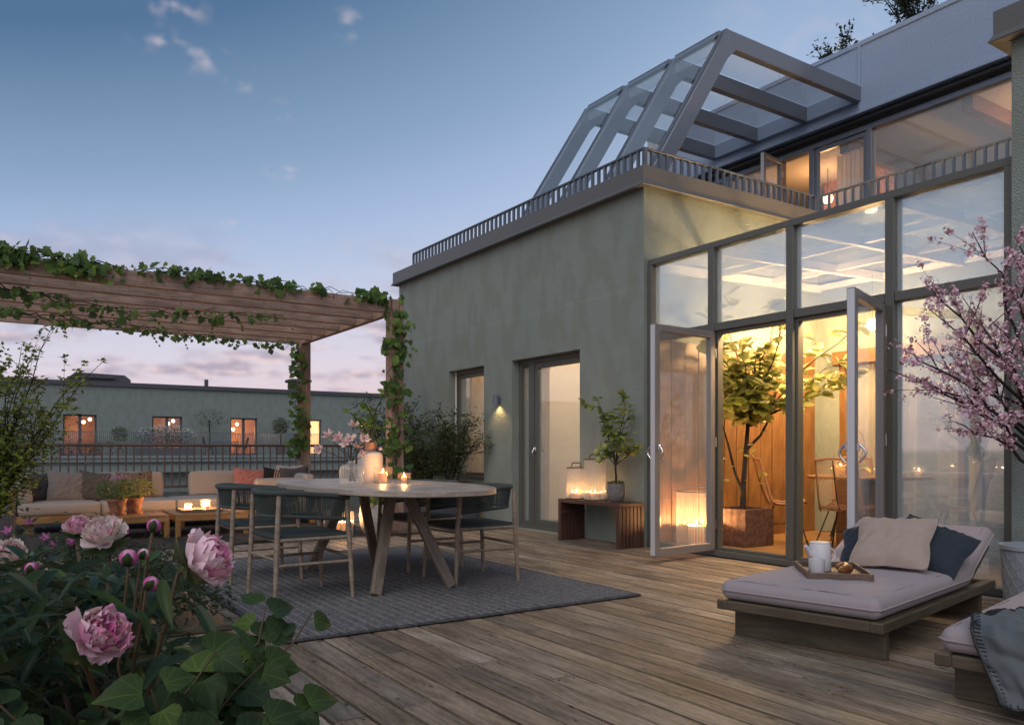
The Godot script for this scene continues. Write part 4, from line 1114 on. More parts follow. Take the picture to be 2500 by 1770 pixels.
func make_lounge() -> void:
	# flat woven rug under the sofa corner
	var rug := thing("flat_rug", "flat brown striped rug under the sofa and the low tables", "rug", V(2.2, 0.0, -10.2))
	var m := MB.new(); m.span(V(-1.9, 0.001, -2.6), V(1.9, 0.009, 1.55)); 
	part(rug, "weave", m, M.rug_brown)
	# sofa: three seats along the railing, one return with its back to the table
	var s := thing("sofa", "long low teak sofa with beige seat and back cushions along the railing", "sofa", V(0.3, 0, -11.0))
	m = MB.new()
	m.span(V(0.0, 0.13, -0.06), V(3.4, 0.22, 0.0), 0.004); m.span(V(0.0, 0.13, -0.95), V(3.4, 0.22, -0.89), 0.004); m.span(V(0, 0.20, -0.89), V(3.4, 0.22, -0.06))
	part(s, "frame", m, M.teak)
	for x in [0.1, 0.95, 1.8, 2.6, 3.3]:
		for z in [-0.12, -0.86]:
			m = MB.new(); m.span(V(x, 0, z - 0.04), V(x + 0.09, 0.13, z + 0.04), 0.003); part(s, "leg", m, M.teak)
	m = MB.new(); m.span(V(-0.05, 0.13, -0.95), V(-0.005, 0.55, -0.10), 0.004); part(s, "end_panel", m, M.teak)
	for a in [[0.03, 0.90], [0.905, 1.775], [1.785, 2.65], [2.66, 3.36]]:
		m = MB.new(); m.rbox(V((a[0] + a[1]) * 0.5, 0.295, -0.42), V(a[1] - a[0], 0.15, 0.86), 0.035, 8, 0.018); part(s, "seat_cushion", m, M.sofa_cloth)
	for a in [[0.92, 1.74], [2.09, 2.74], [2.76, 3.34]]:
		m = MB.new(); m.rbox(V((a[0] + a[1]) * 0.5, 0.53, -0.78), V(a[1] - a[0], 0.36, 0.15), 0.04, 8, 0.015, Basis(Vector3.RIGHT, -0.12)); part(s, "back_cushion", m, M.sofa_cloth)
	m = MB.new(); m.rbox(V(0.09, 0.53, -0.42), V(0.15, 0.34, 0.62), 0.04, 8, 0.012, Basis(Vector3.FORWARD, -0.14)); part(s, "side_cushion", m, M.sofa_cloth)
	var r := thing("sofa_return", "short sofa section with its padded back turned to the dining table", "sofa", V(3.75, 0, -10.6))
	m = MB.new(); m.span(V(-0.75, 0.13, -1.25), V(0.10, 0.22, 0.0), 0.004); part(r, "frame", m, M.teak)
	for z in [-1.15, -0.10]:
		for x in [-0.68, 0.03]:
			m = MB.new(); m.span(V(x - 0.04, 0, z - 0.04), V(x + 0.04, 0.13, z + 0.04), 0.003); part(r, "leg", m, M.teak)
	m = MB.new(); m.span(V(-0.06, 0.22, -0.06), V(0.0, 0.56, -0.005), 0.003); m.span(V(0.04, 0.22, -1.2), V(0.10, 0.56, -0.01), 0.003); part(r, "back_frame", m, M.teak)
	m = MB.new(); m.rbox(V(-0.35, 0.295, -0.62), V(0.78, 0.15, 1.2), 0.035, 8, 0.016); part(r, "seat_cushion", m, M.sofa_cloth)
	m = MB.new(); m.rbox(V(-0.03, 0.50, -0.62), V(0.15, 0.36, 1.22), 0.04, 8, 0.012); part(r, "back_cushion", m, M.sofa_cloth)
	m = MB.new(); m.rbox(V(-0.40, 0.42, -0.085), V(0.72, 0.42, 0.13), 0.04, 8, 0.01); part(r, "side_cushion", m, M.sofa_cloth)
	m = MB.new(); m.rbox(V(0.16, 0.33, -0.62), V(0.02, 0.38, 1.15), 0.009, 6, 0.0); part(r, "back_panel", m, M.sofa_cloth)
	# cushions
	cushion("cushion", "dark taupe cushion at the end of the sofa beside the potted tree", V(0.62, 0.545, -11.55), V(0.42, 0.40, 0.13), V(-22, 18, 6), M.taupe, 3)
	cushion("cushion", "plain grey-beige cushion between the dark and the speckled one", V(0.86, 0.55, -11.42), V(0.44, 0.42, 0.14), V(-20, 10, -6), M.grey_cloth, 5)
	cushion("cushion", "speckled black-and-white cushion behind the purple flowers", V(1.15, 0.55, -11.43), V(0.38, 0.40, 0.13), V(-20, -12, -8), M.speckle, 8)
	cushion("cushion", "brown cushion with curved dark stripes behind the terracotta pots", V(1.66, 0.55, -11.55), V(0.44, 0.38, 0.12), V(-18, -6, 3), M.zebra, 11)
	cushion("cushion", "coral pink cushion on the sofa", V(3.15, 0.575, -11.45), V(0.48, 0.38, 0.13), V(-18, -4, -4), M.coral, 14)
	cushion("cushion", "black cushion with beige stripes leaning on the coral one", V(3.46, 0.56, -11.30), V(0.38, 0.40, 0.12), V(-15, -25, -6), M.stripe, 17)
	cushion("cushion", "dark grey-brown cushion in the sofa corner", V(3.66, 0.57, -11.10), V(0.42, 0.42, 0.13), V(-10, -40, 5), M.taupe, 19)
	cushion("cushion", "pale cushion tucked behind the dark one in the sofa corner", V(3.70, 0.60, -11.45), V(0.40, 0.40, 0.12), V(-10, -30, 0), M.linen, 21)
	# two low teak tables
	var ct := thing("coffee_table", "low slatted teak table carrying the two terracotta pots", "table", V(1.35, 0, -10.15), 0.0, "low teak tables")
	for i in 8:
		m = MB.new(); m.span(V(-0.41 + i * 0.1028, 0.245, -0.42), V(-0.41 + i * 0.1028 + 0.0995, 0.27, 0.42), 0.003, Vector2(i * 0.31, i * 0.17)); part(ct, "slat", m, M.teak)
	m = MB.new()
	for a in [-1.0, 1.0]:
		m.span(V(-0.41, 0.19, a * 0.40 - 0.02), V(0.41, 0.245, a * 0.40 + 0.02), 0.003); m.span(V(a * 0.39 - 0.02, 0.19, -0.38), V(a * 0.39 + 0.02, 0.245, 0.38), 0.003)
	part(ct, "apron", m, M.teak)
	for q in [[-1, -1], [1, -1], [1, 1], [-1, 1]]:
		m = MB.new(); m.span(V(q[0] * 0.385 - 0.027, 0.009, q[1] * 0.395 - 0.027), V(q[0] * 0.385 + 0.027, 0.19, q[1] * 0.395 + 0.027), 0.003); part(ct, "leg", m, M.teak)
	copy(ct, "low slatted teak table carrying the tray with two candles", V(2.24, 0, -10.15), 0.0)
	# terracotta pots
	var pot := thing("flower_pot", "front terracotta pot with purple-flowering leafy plant on the teak table", "plant pot", V(1.25, 0.27, -9.98))
	m = MB.new(); m.lathe([Vector2(0, 0.012), Vector2(0.068, 0.012), Vector2(0.10, 0.155), Vector2(0.107, 0.158), Vector2(0.109, 0.19), Vector2(0.10, 0.19), Vector2(0.094, 0.165), Vector2(0, 0.16)], 28); part(pot, "pot", m, M.terracotta)
	m = MB.new(); m.lathe([Vector2(0, 0.0), Vector2(0.088, 0.0), Vector2(0.098, 0.028), Vector2(0.092, 0.03), Vector2(0.082, 0.011), Vector2(0, 0.011)], 28); part(pot, "saucer", m, M.terracotta)
	m = MB.new(); m.lathe([Vector2(0, 0.175), Vector2(0.093, 0.17)], 16); part(pot, "soil", m, M.soil)
	var lf := simple_leaf(1.0, 0.36)
	var gm := leaf_mat("pot_green", lin(0.055, 0.12, 0.03), 0.5)
	var pm := leaf_mat("pot_purple", lin(0.42, 0.22, 0.40), 0.4)
	many(pot, "foliage", lf, gm, dome(420, V(0, 0.17, 0), 0.20, 0.22, 0.06))
	many(pot, "blossom", lf, pm, blob(150, V(0, 0.42, 0), V(0.16, 0.06, 0.14), 0.026))
	var pot2 := copy(pot, "rear terracotta pot with yellow-green herbs on the teak table", V(1.46, 0.27, -10.22), 0.0)
	for n in pot2.get_children():
		if n.name.begins_with("blossom"): pot2.remove_child(n); n.queue_free()
		elif n is MultiMeshInstance3D: n.material_override = leaf_mat("pot_lime", lin(0.13, 0.15, 0.035), 0.5)
	# tray with candles
	var tr := thing("tray", "dark square tray with two candle glasses on the teak table", "tray", V(2.16, 0.27, -10.08))
	tray(tr, 0.46, 0.40, 0.035, M.tray_wood)
	glass_candle("taller glass with burning candle on the dark tray", V(2.24, 0.277, -10.12), 0.055, 0.13, 0.032, 0.055, 0.32, M.glass_plain, "candle glasses on the tray")
	glass_candle("shorter glass with burning candle on the dark tray", V(2.02, 0.277, -10.02), 0.042, 0.095, 0.022, 0.035, 0.25, M.glass_plain, "candle glasses on the tray")
	# floor lantern with two candles and a concrete pot by the post
	var l := thing("floor_lantern", "square metal lantern with two burning candles on the deck by the sofa", "lantern", V(3.45, 0.0, -8.85), 12.0)
	m = MB.new()
	m.span(V(-0.13, 0, -0.13), V(0.13, 0.015, 0.13)); m.span(V(-0.13, 0.30, -0.13), V(0.13, 0.312, 0.13))
	part(l, "base_and_lid", m, M.black_metal)
	for q in [[-1, -1], [1, -1], [1, 1], [-1, 1]]:
		m = MB.new(); m.span(V(q[0] * 0.125 - 0.005, 0.015, q[1] * 0.125 - 0.005), V(q[0] * 0.125 + 0.005, 0.30, q[1] * 0.125 + 0.005)); part(l, "corner_post", m, M.black_metal)
	for a in [[V(-0.122, 0.015, -0.122), V(-0.120, 0.30, 0.122)], [V(0.120, 0.015, -0.122), V(0.122, 0.30, 0.122)], [V(-0.12, 0.015, 0.120), V(0.12, 0.30, 0.122)]]:
		m = MB.new(); m.span(a[0], a[1]); part(l, "pane", m, M.glass_plain)
	candle(l, V(-0.05, 0.015, 0.02), 0.036, 0.19, 0.22); candle(l, V(0.06, 0.015, -0.02), 0.036, 0.15, 0.22)
	var cpot := thing("concrete_pot", "round concrete pot with trailing vine beside the pergola post", "plant pot", V(3.93, 0, -8.85))
	m = MB.new(); m.lathe([Vector2(0, 0), Vector2(0.15, 0.0), Vector2(0.20, 0.10), Vector2(0.215, 0.22), Vector2(0.20, 0.36), Vector2(0.185, 0.36), Vector2(0.18, 0.31), Vector2(0, 0.31)], 36); part(cpot, "pot", m, M.concrete_pale)
	for i in 46:
		var a := rf(0, TAU); var rr := rf(0.02, 0.20)
		var face := V(rf(-0.6, 0.6), rf(0.3, 1), rf(0.2, 1)).normalized(); var tip := V(cos(a), rf(-0.6, 0.4), sin(a)).normalized(); tip = (tip - face * tip.dot(face)).normalized()
		part(cpot, "leaf", vine_meshes[i % 3], vine_mats[[0, 2, 2][i % 3]], Transform3D(Basis(tip.cross(face), tip, face) * rf(0.04, 0.075), V(cos(a) * rr, 0.36 + rf(-0.02, 0.12), sin(a) * rr)))

func tray(t: Node3D, w: float, d: float, h: float, m: Material) -> void:
	var b := MB.new(); b.span(V(-w / 2, 0, -d / 2), V(w / 2, 0.006, d / 2)); part(t, "base", b, m)
	for s in [-1.0, 1.0]:
		b = MB.new(); b.span(V(-w / 2, 0.006, s * (d / 2 - 0.006) - 0.006), V(w / 2, h, s * (d / 2 - 0.006) + 0.006), 0.002); part(t, "side", b, m)
		b = MB.new(); b.span(V(s * (w / 2 - 0.006) - 0.006, 0.006, -d / 2 + 0.012), V(s * (w / 2 - 0.006) + 0.006, h, d / 2 - 0.012), 0.002); part(t, "side", b, m)

func dome(n: int, c: Vector3, r: float, h: float, s: float) -> Array:   # leaves standing out from a mound
	var out := []
	for i in n:
		var a := rf(0, TAU); var q := sqrt(rng.randf()); var y := rng.randf()
		var at := c + V(cos(a) * q * r * (0.45 + 0.6 * sin(y * PI)), y * h, sin(a) * q * r * (0.45 + 0.6 * sin(y * PI)))
		var d := V(cos(a), rf(-0.1, 0.8), sin(a))
		out.append(Transform3D(look(d, rf(0, TAU)) * s * rf(0.7, 1.2), at))
	return out

func pattern(w: int, h: int, f: Callable) -> ImageTexture:
	var im := Image.create(w, h, false, Image.FORMAT_RGB8)
	for y in h:
		for x in w: im.set_pixel(x, y, f.call(float(x) / w, float(y) / h))
	return ImageTexture.create_from_image(im)

func pattern_materials() -> void:
	var n := noise(1.0, 2, 61); var hs := noise(40.0, 2, 62)
	var d := {
		"speckle": [128, 128, 1.0 / 0.16, func(u: float, v: float): return Color(0.10, 0.09, 0.085).lerp(Color(0.62, 0.57, 0.52), 1.0 if fposmod(u * 8.0 + floor(v * 12.0) * 0.5, 1.0) < 0.42 + 0.2 * hs.get_noise_2d(u, v) and fposmod(v * 12.0, 1.0) < 0.55 else 0.0)],
		"zebra": [256, 256, 1.0 / 0.46, func(u: float, v: float): return Color(0.55, 0.46, 0.38).lerp(Color(0.20, 0.15, 0.12), 1.0 if sin((u * 1.2 + v * 0.8 + 0.9 * n.get_noise_2d(u * 1.6, v * 1.6)) * 55.0) > 0.1 else 0.0)],
		"stripe": [256, 8, 1.0 / 0.38, func(u: float, v: float): return Color(0.07, 0.065, 0.065) if u < 0.42 or fposmod(u * 11.0, 1.0) < 0.5 else Color(0.60, 0.50, 0.40)],
		"rug_brown": [512, 128, 1.0, func(u: float, v: float): return Color(0.30, 0.25, 0.21).lerp(Color(0.20, 0.17, 0.15), (1.0 if fposmod(v * 2.0, 1.0) > 0.55 else 0.0)) * (0.85 + 0.5 * hs.get_noise_2d(u * 3.0, v * 3.0))],
	}
	for k in d:
		var m := mat(k, Color.WHITE, 0.95)
		m.albedo_texture = pattern(d[k][0], d[k][1], d[k][3]); m.uv1_scale = Vector3.ONE * d[k][2]

func make_dining() -> void:
	# braided rug: every stitch is modelled
	var rug := thing("braided_rug", "chunky grey braided rug under the dining table", "rug", V(2.52, 0, -5.76))
	var m := MB.new(); m.span(V(-1.225, 0.001, -1.69), V(1.225, 0.010, 1.69)); part(rug, "backing", m, M.rug_base)
	m = MB.new(); m.tube([V(0, -0.5, 0), V(0, -0.28, 0), V(0, 0.1, 0), V(0, 0.5, 0)], [0.12, 0.42, 0.42, 0.12], 6)
	smooth(m)
	var xs := []; var cols := []
	var rows := 72; var cnt := 146
	for i in rows:
		for j in cnt:
			var a := (1.0 if i % 2 else -1.0) * 0.62
			var at := V(-1.21 + 2.42 * (i + 0.5) / rows, 0.0125 + rf(-0.001, 0.0015), -1.68 + 3.36 * (j + 0.5 * (i % 2)) / cnt)
			xs.append(Transform3D((Basis(Vector3.UP, a + rf(-0.04, 0.04)) * Basis(Vector3.RIGHT, PI / 2)) * Basis.from_scale(V(0.026, 0.046, 0.024)), at))
			var t := rf(0.75, 1.2) * (1.0 if i % 2 else 0.82)
			cols.append(Color(0.14 * t, 0.135 * t, 0.138 * t))
	for s in [[-1.225, 0], [1.225, 0], [0, -1.69], [0, 1.69]]:   # bound edge
		var along: bool = s[0] == 0
		var k := 100 if along else 140
		for j in k:
			var at := V(-1.22 + 2.44 * j / (k - 1), 0.011, s[1]) if along else V(s[0], 0.011, -1.69 + 3.38 * j / (k - 1))
			xs.append(Transform3D((Basis(Vector3.UP, (0.6 if along else 0.9) + rf(-0.1, 0.1)) * Basis(Vector3.RIGHT, PI / 2)) * Basis.from_scale(V(0.026, 0.048, 0.022)), at))
			var t := rf(0.4, 0.8); cols.append(Color(0.09 * t, 0.088 * t, 0.09 * t))
	many(rug, "stitch", m, M.rug_yarn, xs, cols)
	# table: rounded lozenge top on four slanting legs
	var t := thing("dining_table", "large oval grey-oak dining table on slanted legs", "table", V(2.50, 0, -5.65))
	m = MB.new()
	var ring := []
	for i in 64:
		var a := TAU * i / 64; var p := 2.0 / 2.5
		ring.append(Vector2(signf(cos(a)) * pow(absf(cos(a)), p) * 0.60, signf(sin(a)) * pow(absf(sin(a)), p) * 1.31))
	for i in 64:
		var a: Vector2 = ring[i]; var b: Vector2 = ring[(i + 1) % 64]
		var want := V(a.x + b.x, 0, (a.y + b.y) * 0.22)
		var g := func(q: Vector2, k: float, y: float) -> Vector3: return V(q.x * k, y, q.y * k)
		m.tri(V(0, 0.75, 0), g.call(a, 0.992, 0.75), g.call(b, 0.992, 0.75), Vector3.UP, Vector2.ZERO, Vector2(a.y, a.x), Vector2(b.y, b.x))
		m.tri(V(0, 0.708, 0), g.call(a, 0.985, 0.708), g.call(b, 0.985, 0.708), Vector3.DOWN, Vector2.ZERO, Vector2(a.y, a.x), Vector2(b.y, b.x))
		m.quad(g.call(a, 0.992, 0.75), g.call(b, 0.992, 0.75), g.call(b, 1.0, 0.745), g.call(a, 1.0, 0.745), want + V(0, 1, 0), Vector2(i * 0.09, 0.4))
		m.quad(g.call(a, 1.0, 0.745), g.call(b, 1.0, 0.745), g.call(b, 1.0, 0.714), g.call(a, 1.0, 0.714), want, Vector2(i * 0.09, 0.1))
		m.quad(g.call(a, 1.0, 0.714), g.call(b, 1.0, 0.714), g.call(b, 0.985, 0.708), g.call(a, 0.985, 0.708), want - V(0, 1, 0), Vector2(i * 0.09, 0.3))
	part(t, "table_top", m, M.oak_grey)
	for q in [[-1, 1], [1, 1], [1, -1], [-1, -1]]:
		m = MB.new(); m.bar(V(q[0] * 0.295, 0.022, q[1] * 0.66), V(q[0] * 0.055, 0.706, q[1] * 0.40), 0.046, 0.075, V(q[0], 0.3, 0), 0.006, Vector2(rf(0, 1), rf(0, 1))); part(t, "leg", m, M.leg_oak)
	m = MB.new(); m.span(V(-0.05, 0.66, -0.42), V(0.05, 0.706, 0.42)); part(t, "under_beam", m, M.leg_oak)
	# chairs
	var c := dining_chair("woven green dining chair at the open side of the table, nearer the loungers")
	c.position = V(1.78, 0.022, -5.28); c.rotation_degrees.y = 2.0
	copy(c, "woven green dining chair at the open side of the table, nearer the sofa", V(1.77, 0.022, -6.24), -2.0)
	copy(c, "woven green dining chair between table and house, opposite the lounger side seat", V(3.11, 0.022, -5.26), 178.0)
	copy(c, "woven green dining chair between table and house, nearer the pergola post", V(3.10, 0.022, -6.10), 184.0)
	# vase of magnolia
	var v := thing("glass_vase", "ribbed clear glass vase holding the magnolia branches on the dining table", "vase", V(2.33, 0.75, -5.72))
	m = MB.new()
	var pr := [[0.085, 0.0], [0.088, 0.02], [0.088, 0.10], [0.080, 0.128], [0.055, 0.145], [0.030, 0.150], [0.028, 0.175]]
	m.grid(120, pr.size() - 1, func(u: float, w: float):
		var i := int(round(w * (pr.size() - 1)))
		var rib := 1.0 + (0.045 * cos(u * 30.0 * TAU) if i < 5 else 0.0)
		return V(cos(u * TAU) * pr[i][0] * rib, pr[i][1], sin(u * TAU) * pr[i][0] * rib), 1, 1, true)
	m.lathe([Vector2(0, 0.001), Vector2(0.084, 0.001)], 32)
	part(v, "glass", m, M.glass_ribbed)
	var mg := thing("magnolia_branches", "branches of pink star-shaped magnolia flowers in the glass vase", "flowers", V(2.33, 0.76, -5.72))
	var right := V(0.833, 0, 0.553); var toward := V(-0.553, 0, 0.833)
	var ends := []
	for a in [[-0.17, 0.36, 0.02], [-0.09, 0.34, 0.04], [-0.24, 0.25, 0.0], [0.02, 0.43, 0.02], [0.005, 0.33, 0.06], [0.10, 0.33, 0.0], [0.08, 0.245, 0.05], [0.21, 0.27, 0.0], [0.03, 0.27, -0.06], [-0.03, 0.30, 0.07]]:
		ends.append(right * a[0] + V(0, a[1], 0) + toward * a[2])
	var pet := petal_mesh()
	var pk := leaf_mat("magnolia_petal", lin(0.62, 0.36, 0.40), 0.6); var pk2 := leaf_mat("magnolia_pale", lin(0.76, 0.58, 0.60), 0.6)
	for i in ends.size():
		var e: Vector3 = ends[i]
		var pts := []
		for k in 8:
			var q := k / 7.0
			pts.append(V(-e.x * 0.12, 0.01, -e.z * 0.12).lerp(V(e.x * 0.08, 0.17, e.z * 0.08), minf(1, q * 2.2)).lerp(e, clampf((q - 0.35) / 0.65, 0, 1)) + V(sin(k * 2.1 + i) * 0.006, 0, cos(k * 1.7 + i) * 0.006))
		m = MB.new(); m.tube(pts, [0.004, 0.004, 0.0035, 0.003, 0.003, 0.0025, 0.002, 0.002], 5); part(mg, "branch", m, M.bark)
		var axis := (e - V(0, 0.18, 0)).normalized() * 0.5 + toward * rf(0.1, 0.9) + V(0, 0.25, 0)
		if i in [6, 7]: axis = V(0, -0.6, 0) + right * 0.4
		var big := 0.045 if i != 7 else 0.03
		var b0 := look(axis)
		for k in (9 if i != 7 else 6):
			var tilt := 1.15 if k < 6 else 0.55
			if i in [6, 7]: tilt = 0.5 if k < 5 else 0.25
			var bs := b0 * Basis(Vector3.UP, TAU * k / (6.0 if k < 6 else 3.0) + rf(-0.25, 0.25)) * Basis(Vector3.RIGHT, tilt + rf(-0.2, 0.2))
			part(mg, "petal", pet, pk if rng.randf() < 0.55 else pk2, Transform3D(bs * big * rf(0.95, 1.25), e))
		m = MB.new(); m.lathe([Vector2(0, 0), Vector2(0.006, 0.004), Vector2(0.004, 0.014), Vector2(0, 0.017)], 8); part(mg, "stamen", m, M.terracotta, Transform3D(b0, e))
	# stoneware bottle with leafy branch
	var s := thing("stoneware_bottle", "pale stoneware bottle with terracotta neck standing behind the candles", "vase", V(2.61, 0.75, -6.01))
	m = MB.new(); m.lathe([Vector2(0, 0), Vector2(0.098, 0), Vector2(0.102, 0.02), Vector2(0.102, 0.205), Vector2(0.095, 0.232), Vector2(0.065, 0.243), Vector2(0.045, 0.247)], 40); part(s, "body", m, M.stoneware)
	m = MB.new(); m.lathe([Vector2(0.046, 0.246), Vector2(0.044, 0.262), Vector2(0.042, 0.318), Vector2(0.035, 0.318), Vector2(0.034, 0.25)], 32); part(s, "neck", m, M.terracotta)
	var lb := thing("leafy_branch", "dark branch with large green leaves in the stoneware bottle", "branch", V(2.61, 1.06, -6.01))
	var bl := broad_leaf_mesh()
	for br in [[V(0, -0.2, 0), V(0.0, 0.12, 0.0), V(0.04, 0.28, 0.03), V(0.10, 0.42, 0.07), V(0.13, 0.50, 0.09)], [V(0, 0.02, 0), V(-0.06, 0.15, -0.02), V(-0.15, 0.25, -0.06)], [V(0.02, 0.1, 0), V(0.02, 0.2, 0.02), V(-0.04, 0.32, 0.0)]]:
		m = MB.new(); m.tube(br, [0.006, 0.005, 0.004, 0.003, 0.002].slice(0, br.size()), 6); part(lb, "branch", m, M.bark_dark)
		for k in 15:
			var q: float = rf(0.15, 1.0) * (br.size() - 1); var i := mini(int(q), br.size() - 2)
			var at: Vector3 = br[i].lerp(br[i + 1], q - i)
			var face := V(rf(-0.6, 0.6), rf(-0.1, 0.8), 1).normalized(); var tip := V(rf(-1, 1), rf(-0.4, 0.8), rf(-0.4, 0.4)).normalized(); tip = (tip - face * tip.dot(face)).normalized()
			part(lb, "leaf", bl, vine_mats[rng.randi() % 4], Transform3D(Basis(tip.cross(face), tip, face) * rf(0.05, 0.085), at))
	glass_candle("large smoked glass with burning candle on the dining table", V(2.60, 0.75, -5.74), 0.074, 0.125, 0.032, 0.078, 0.05, M.glass_smoke, "candle glasses on the dining table")
	glass_candle("small smoked glass with burning candle on the dining table", V(2.68, 0.75, -5.53), 0.048, 0.080, 0.021, 0.048, 0.035, M.glass_smoke, "candle glasses on the dining table")

func petal_mesh() -> ArrayMesh:   # strap petal along +y, cupped
	var m := MB.new()
	m.grid(4, 6, func(u: float, v: float):
		var w := 0.20 * sin(minf(1.0, v * 0.85 + 0.12) * PI * 0.93) + 0.05
		var x := (u - 0.5) * 2.0 * w
		return V(x, v, 0.5 * x * x / maxf(w, 0.05) + 0.16 * v * v * sin(v * 3.0) - 0.03 * cos(u * 9.0)))
	return m.mesh()

func broad_leaf_mesh() -> ArrayMesh:   # oval leaf with a fold along the midrib
	var m := MB.new()
	m.grid(4, 6, func(u: float, v: float):
		var w := 0.30 * pow(sin(pow(v, 0.85) * PI), 0.75)
		var x := (u - 0.5) * 2.0 * w
		return V(x, v, 0.28 * absf(x) - 0.22 * v * v + 0.02 * sin(v * 14.0) * absf(x) * 4.0))
	return m.mesh()

func dining_chair(label: String) -> Node3D:   # faces +x
	var t := thing("dining_chair", label, "chair", Vector3.ZERO, 0.0, "dining chairs")
	var m: MB
	var top := {}
	for q in [[1, 1], [1, -1], [-1, 1], [-1, -1]]:
		var f: bool = q[0] > 0
		var foot := V(q[0] * 0.265, 0, q[1] * 0.27); var knee := V(q[0] * 0.245, 0.41, q[1] * 0.255); var tp := V(0.225 if f else -0.235, 0.655 if f else 0.69, q[1] * 0.262)
		top[q] = tp
		m = MB.new(); m.tube([foot, knee.lerp(foot, 0.5), knee, tp], [0.0125, 0.016, 0.018, 0.015], 12); part(t, "leg", m, M.chair_wood)
	for s in [-1, 1]:
		m = MB.new(); m.tube([V(-0.25, 0.245, s * 0.26), V(0.25, 0.245, s * 0.26)], 0.011, 8); part(t, "stretcher", m, M.chair_wood)
		m = MB.new(); m.tube([V(s * 0.245, 0.28, -0.255), V(s * 0.245, 0.28, 0.255)], 0.011, 8); part(t, "stretcher", m, M.chair_wood)
	m = MB.new(); m.rbox(V(0.0, 0.418, 0), V(0.50, 0.042, 0.50), 0.02, 8, 0.006); var seat := part(t, "seat", m, M.seat_weave)
	m = MB.new()
	for s in [-1, 1]: m.tube([V(-0.235, 0.405, s * 0.25), V(0.235, 0.405, s * 0.25)], 0.014, 8); m.tube([V(s * 0.235, 0.405, -0.25), V(s * 0.235, 0.405, 0.25)], 0.014, 8)
	part(t, "seat_rail", m, M.chair_wood)
	# wrap-round back: upper and lower rails with cords between them
	var up := []; var lo := []
	for i in 41:
		var k := i / 40.0
		var a := lerpf(-PI * 0.5, PI * 1.5, k)
		# U shape: straight arms, rounded back
		var s := k * 4.0 - 2.0
		var x: float; var z: float
		if absf(s) > 1.0: x = lerpf(-0.06, 0.235, absf(s) - 1.0); z = signf(s) * 0.268
		else: x = -0.06 - 0.23 * pow(maxf(0.0, cos(s * PI * 0.5)), 0.55); z = 0.268 * sin(s * PI * 0.5)
		up.append(V(x, 0.672 + 0.035 * clampf((0.235 - x) / 0.4, 0, 1), z)); lo.append(V(x * 0.93 + 0.005, 0.525 + 0.03 * clampf((0.235 - x) / 0.4, 0, 1), z * 0.95))
	m = MB.new(); m.tube(up, 0.019, 10); part(t, "top_rail", m, M.rope)
	m = MB.new(); m.tube(lo, 0.012, 8); part(t, "lower_rail", m, M.rope)
	m = MB.new()
	var n := 104
	for i in n + 1:
		var q := 40.0 * i / n; var k := mini(int(q), 39)
		var a: Vector3 = up[k].lerp(up[k + 1], q - k); var b: Vector3 = lo[k].lerp(lo[k + 1], q - k)
		m.tube([a, b], 0.0043, 5, false)
	var cords := part(t, "cord_weave", m, M.rope); cords.set_meta("kind", "stuff")
	return t

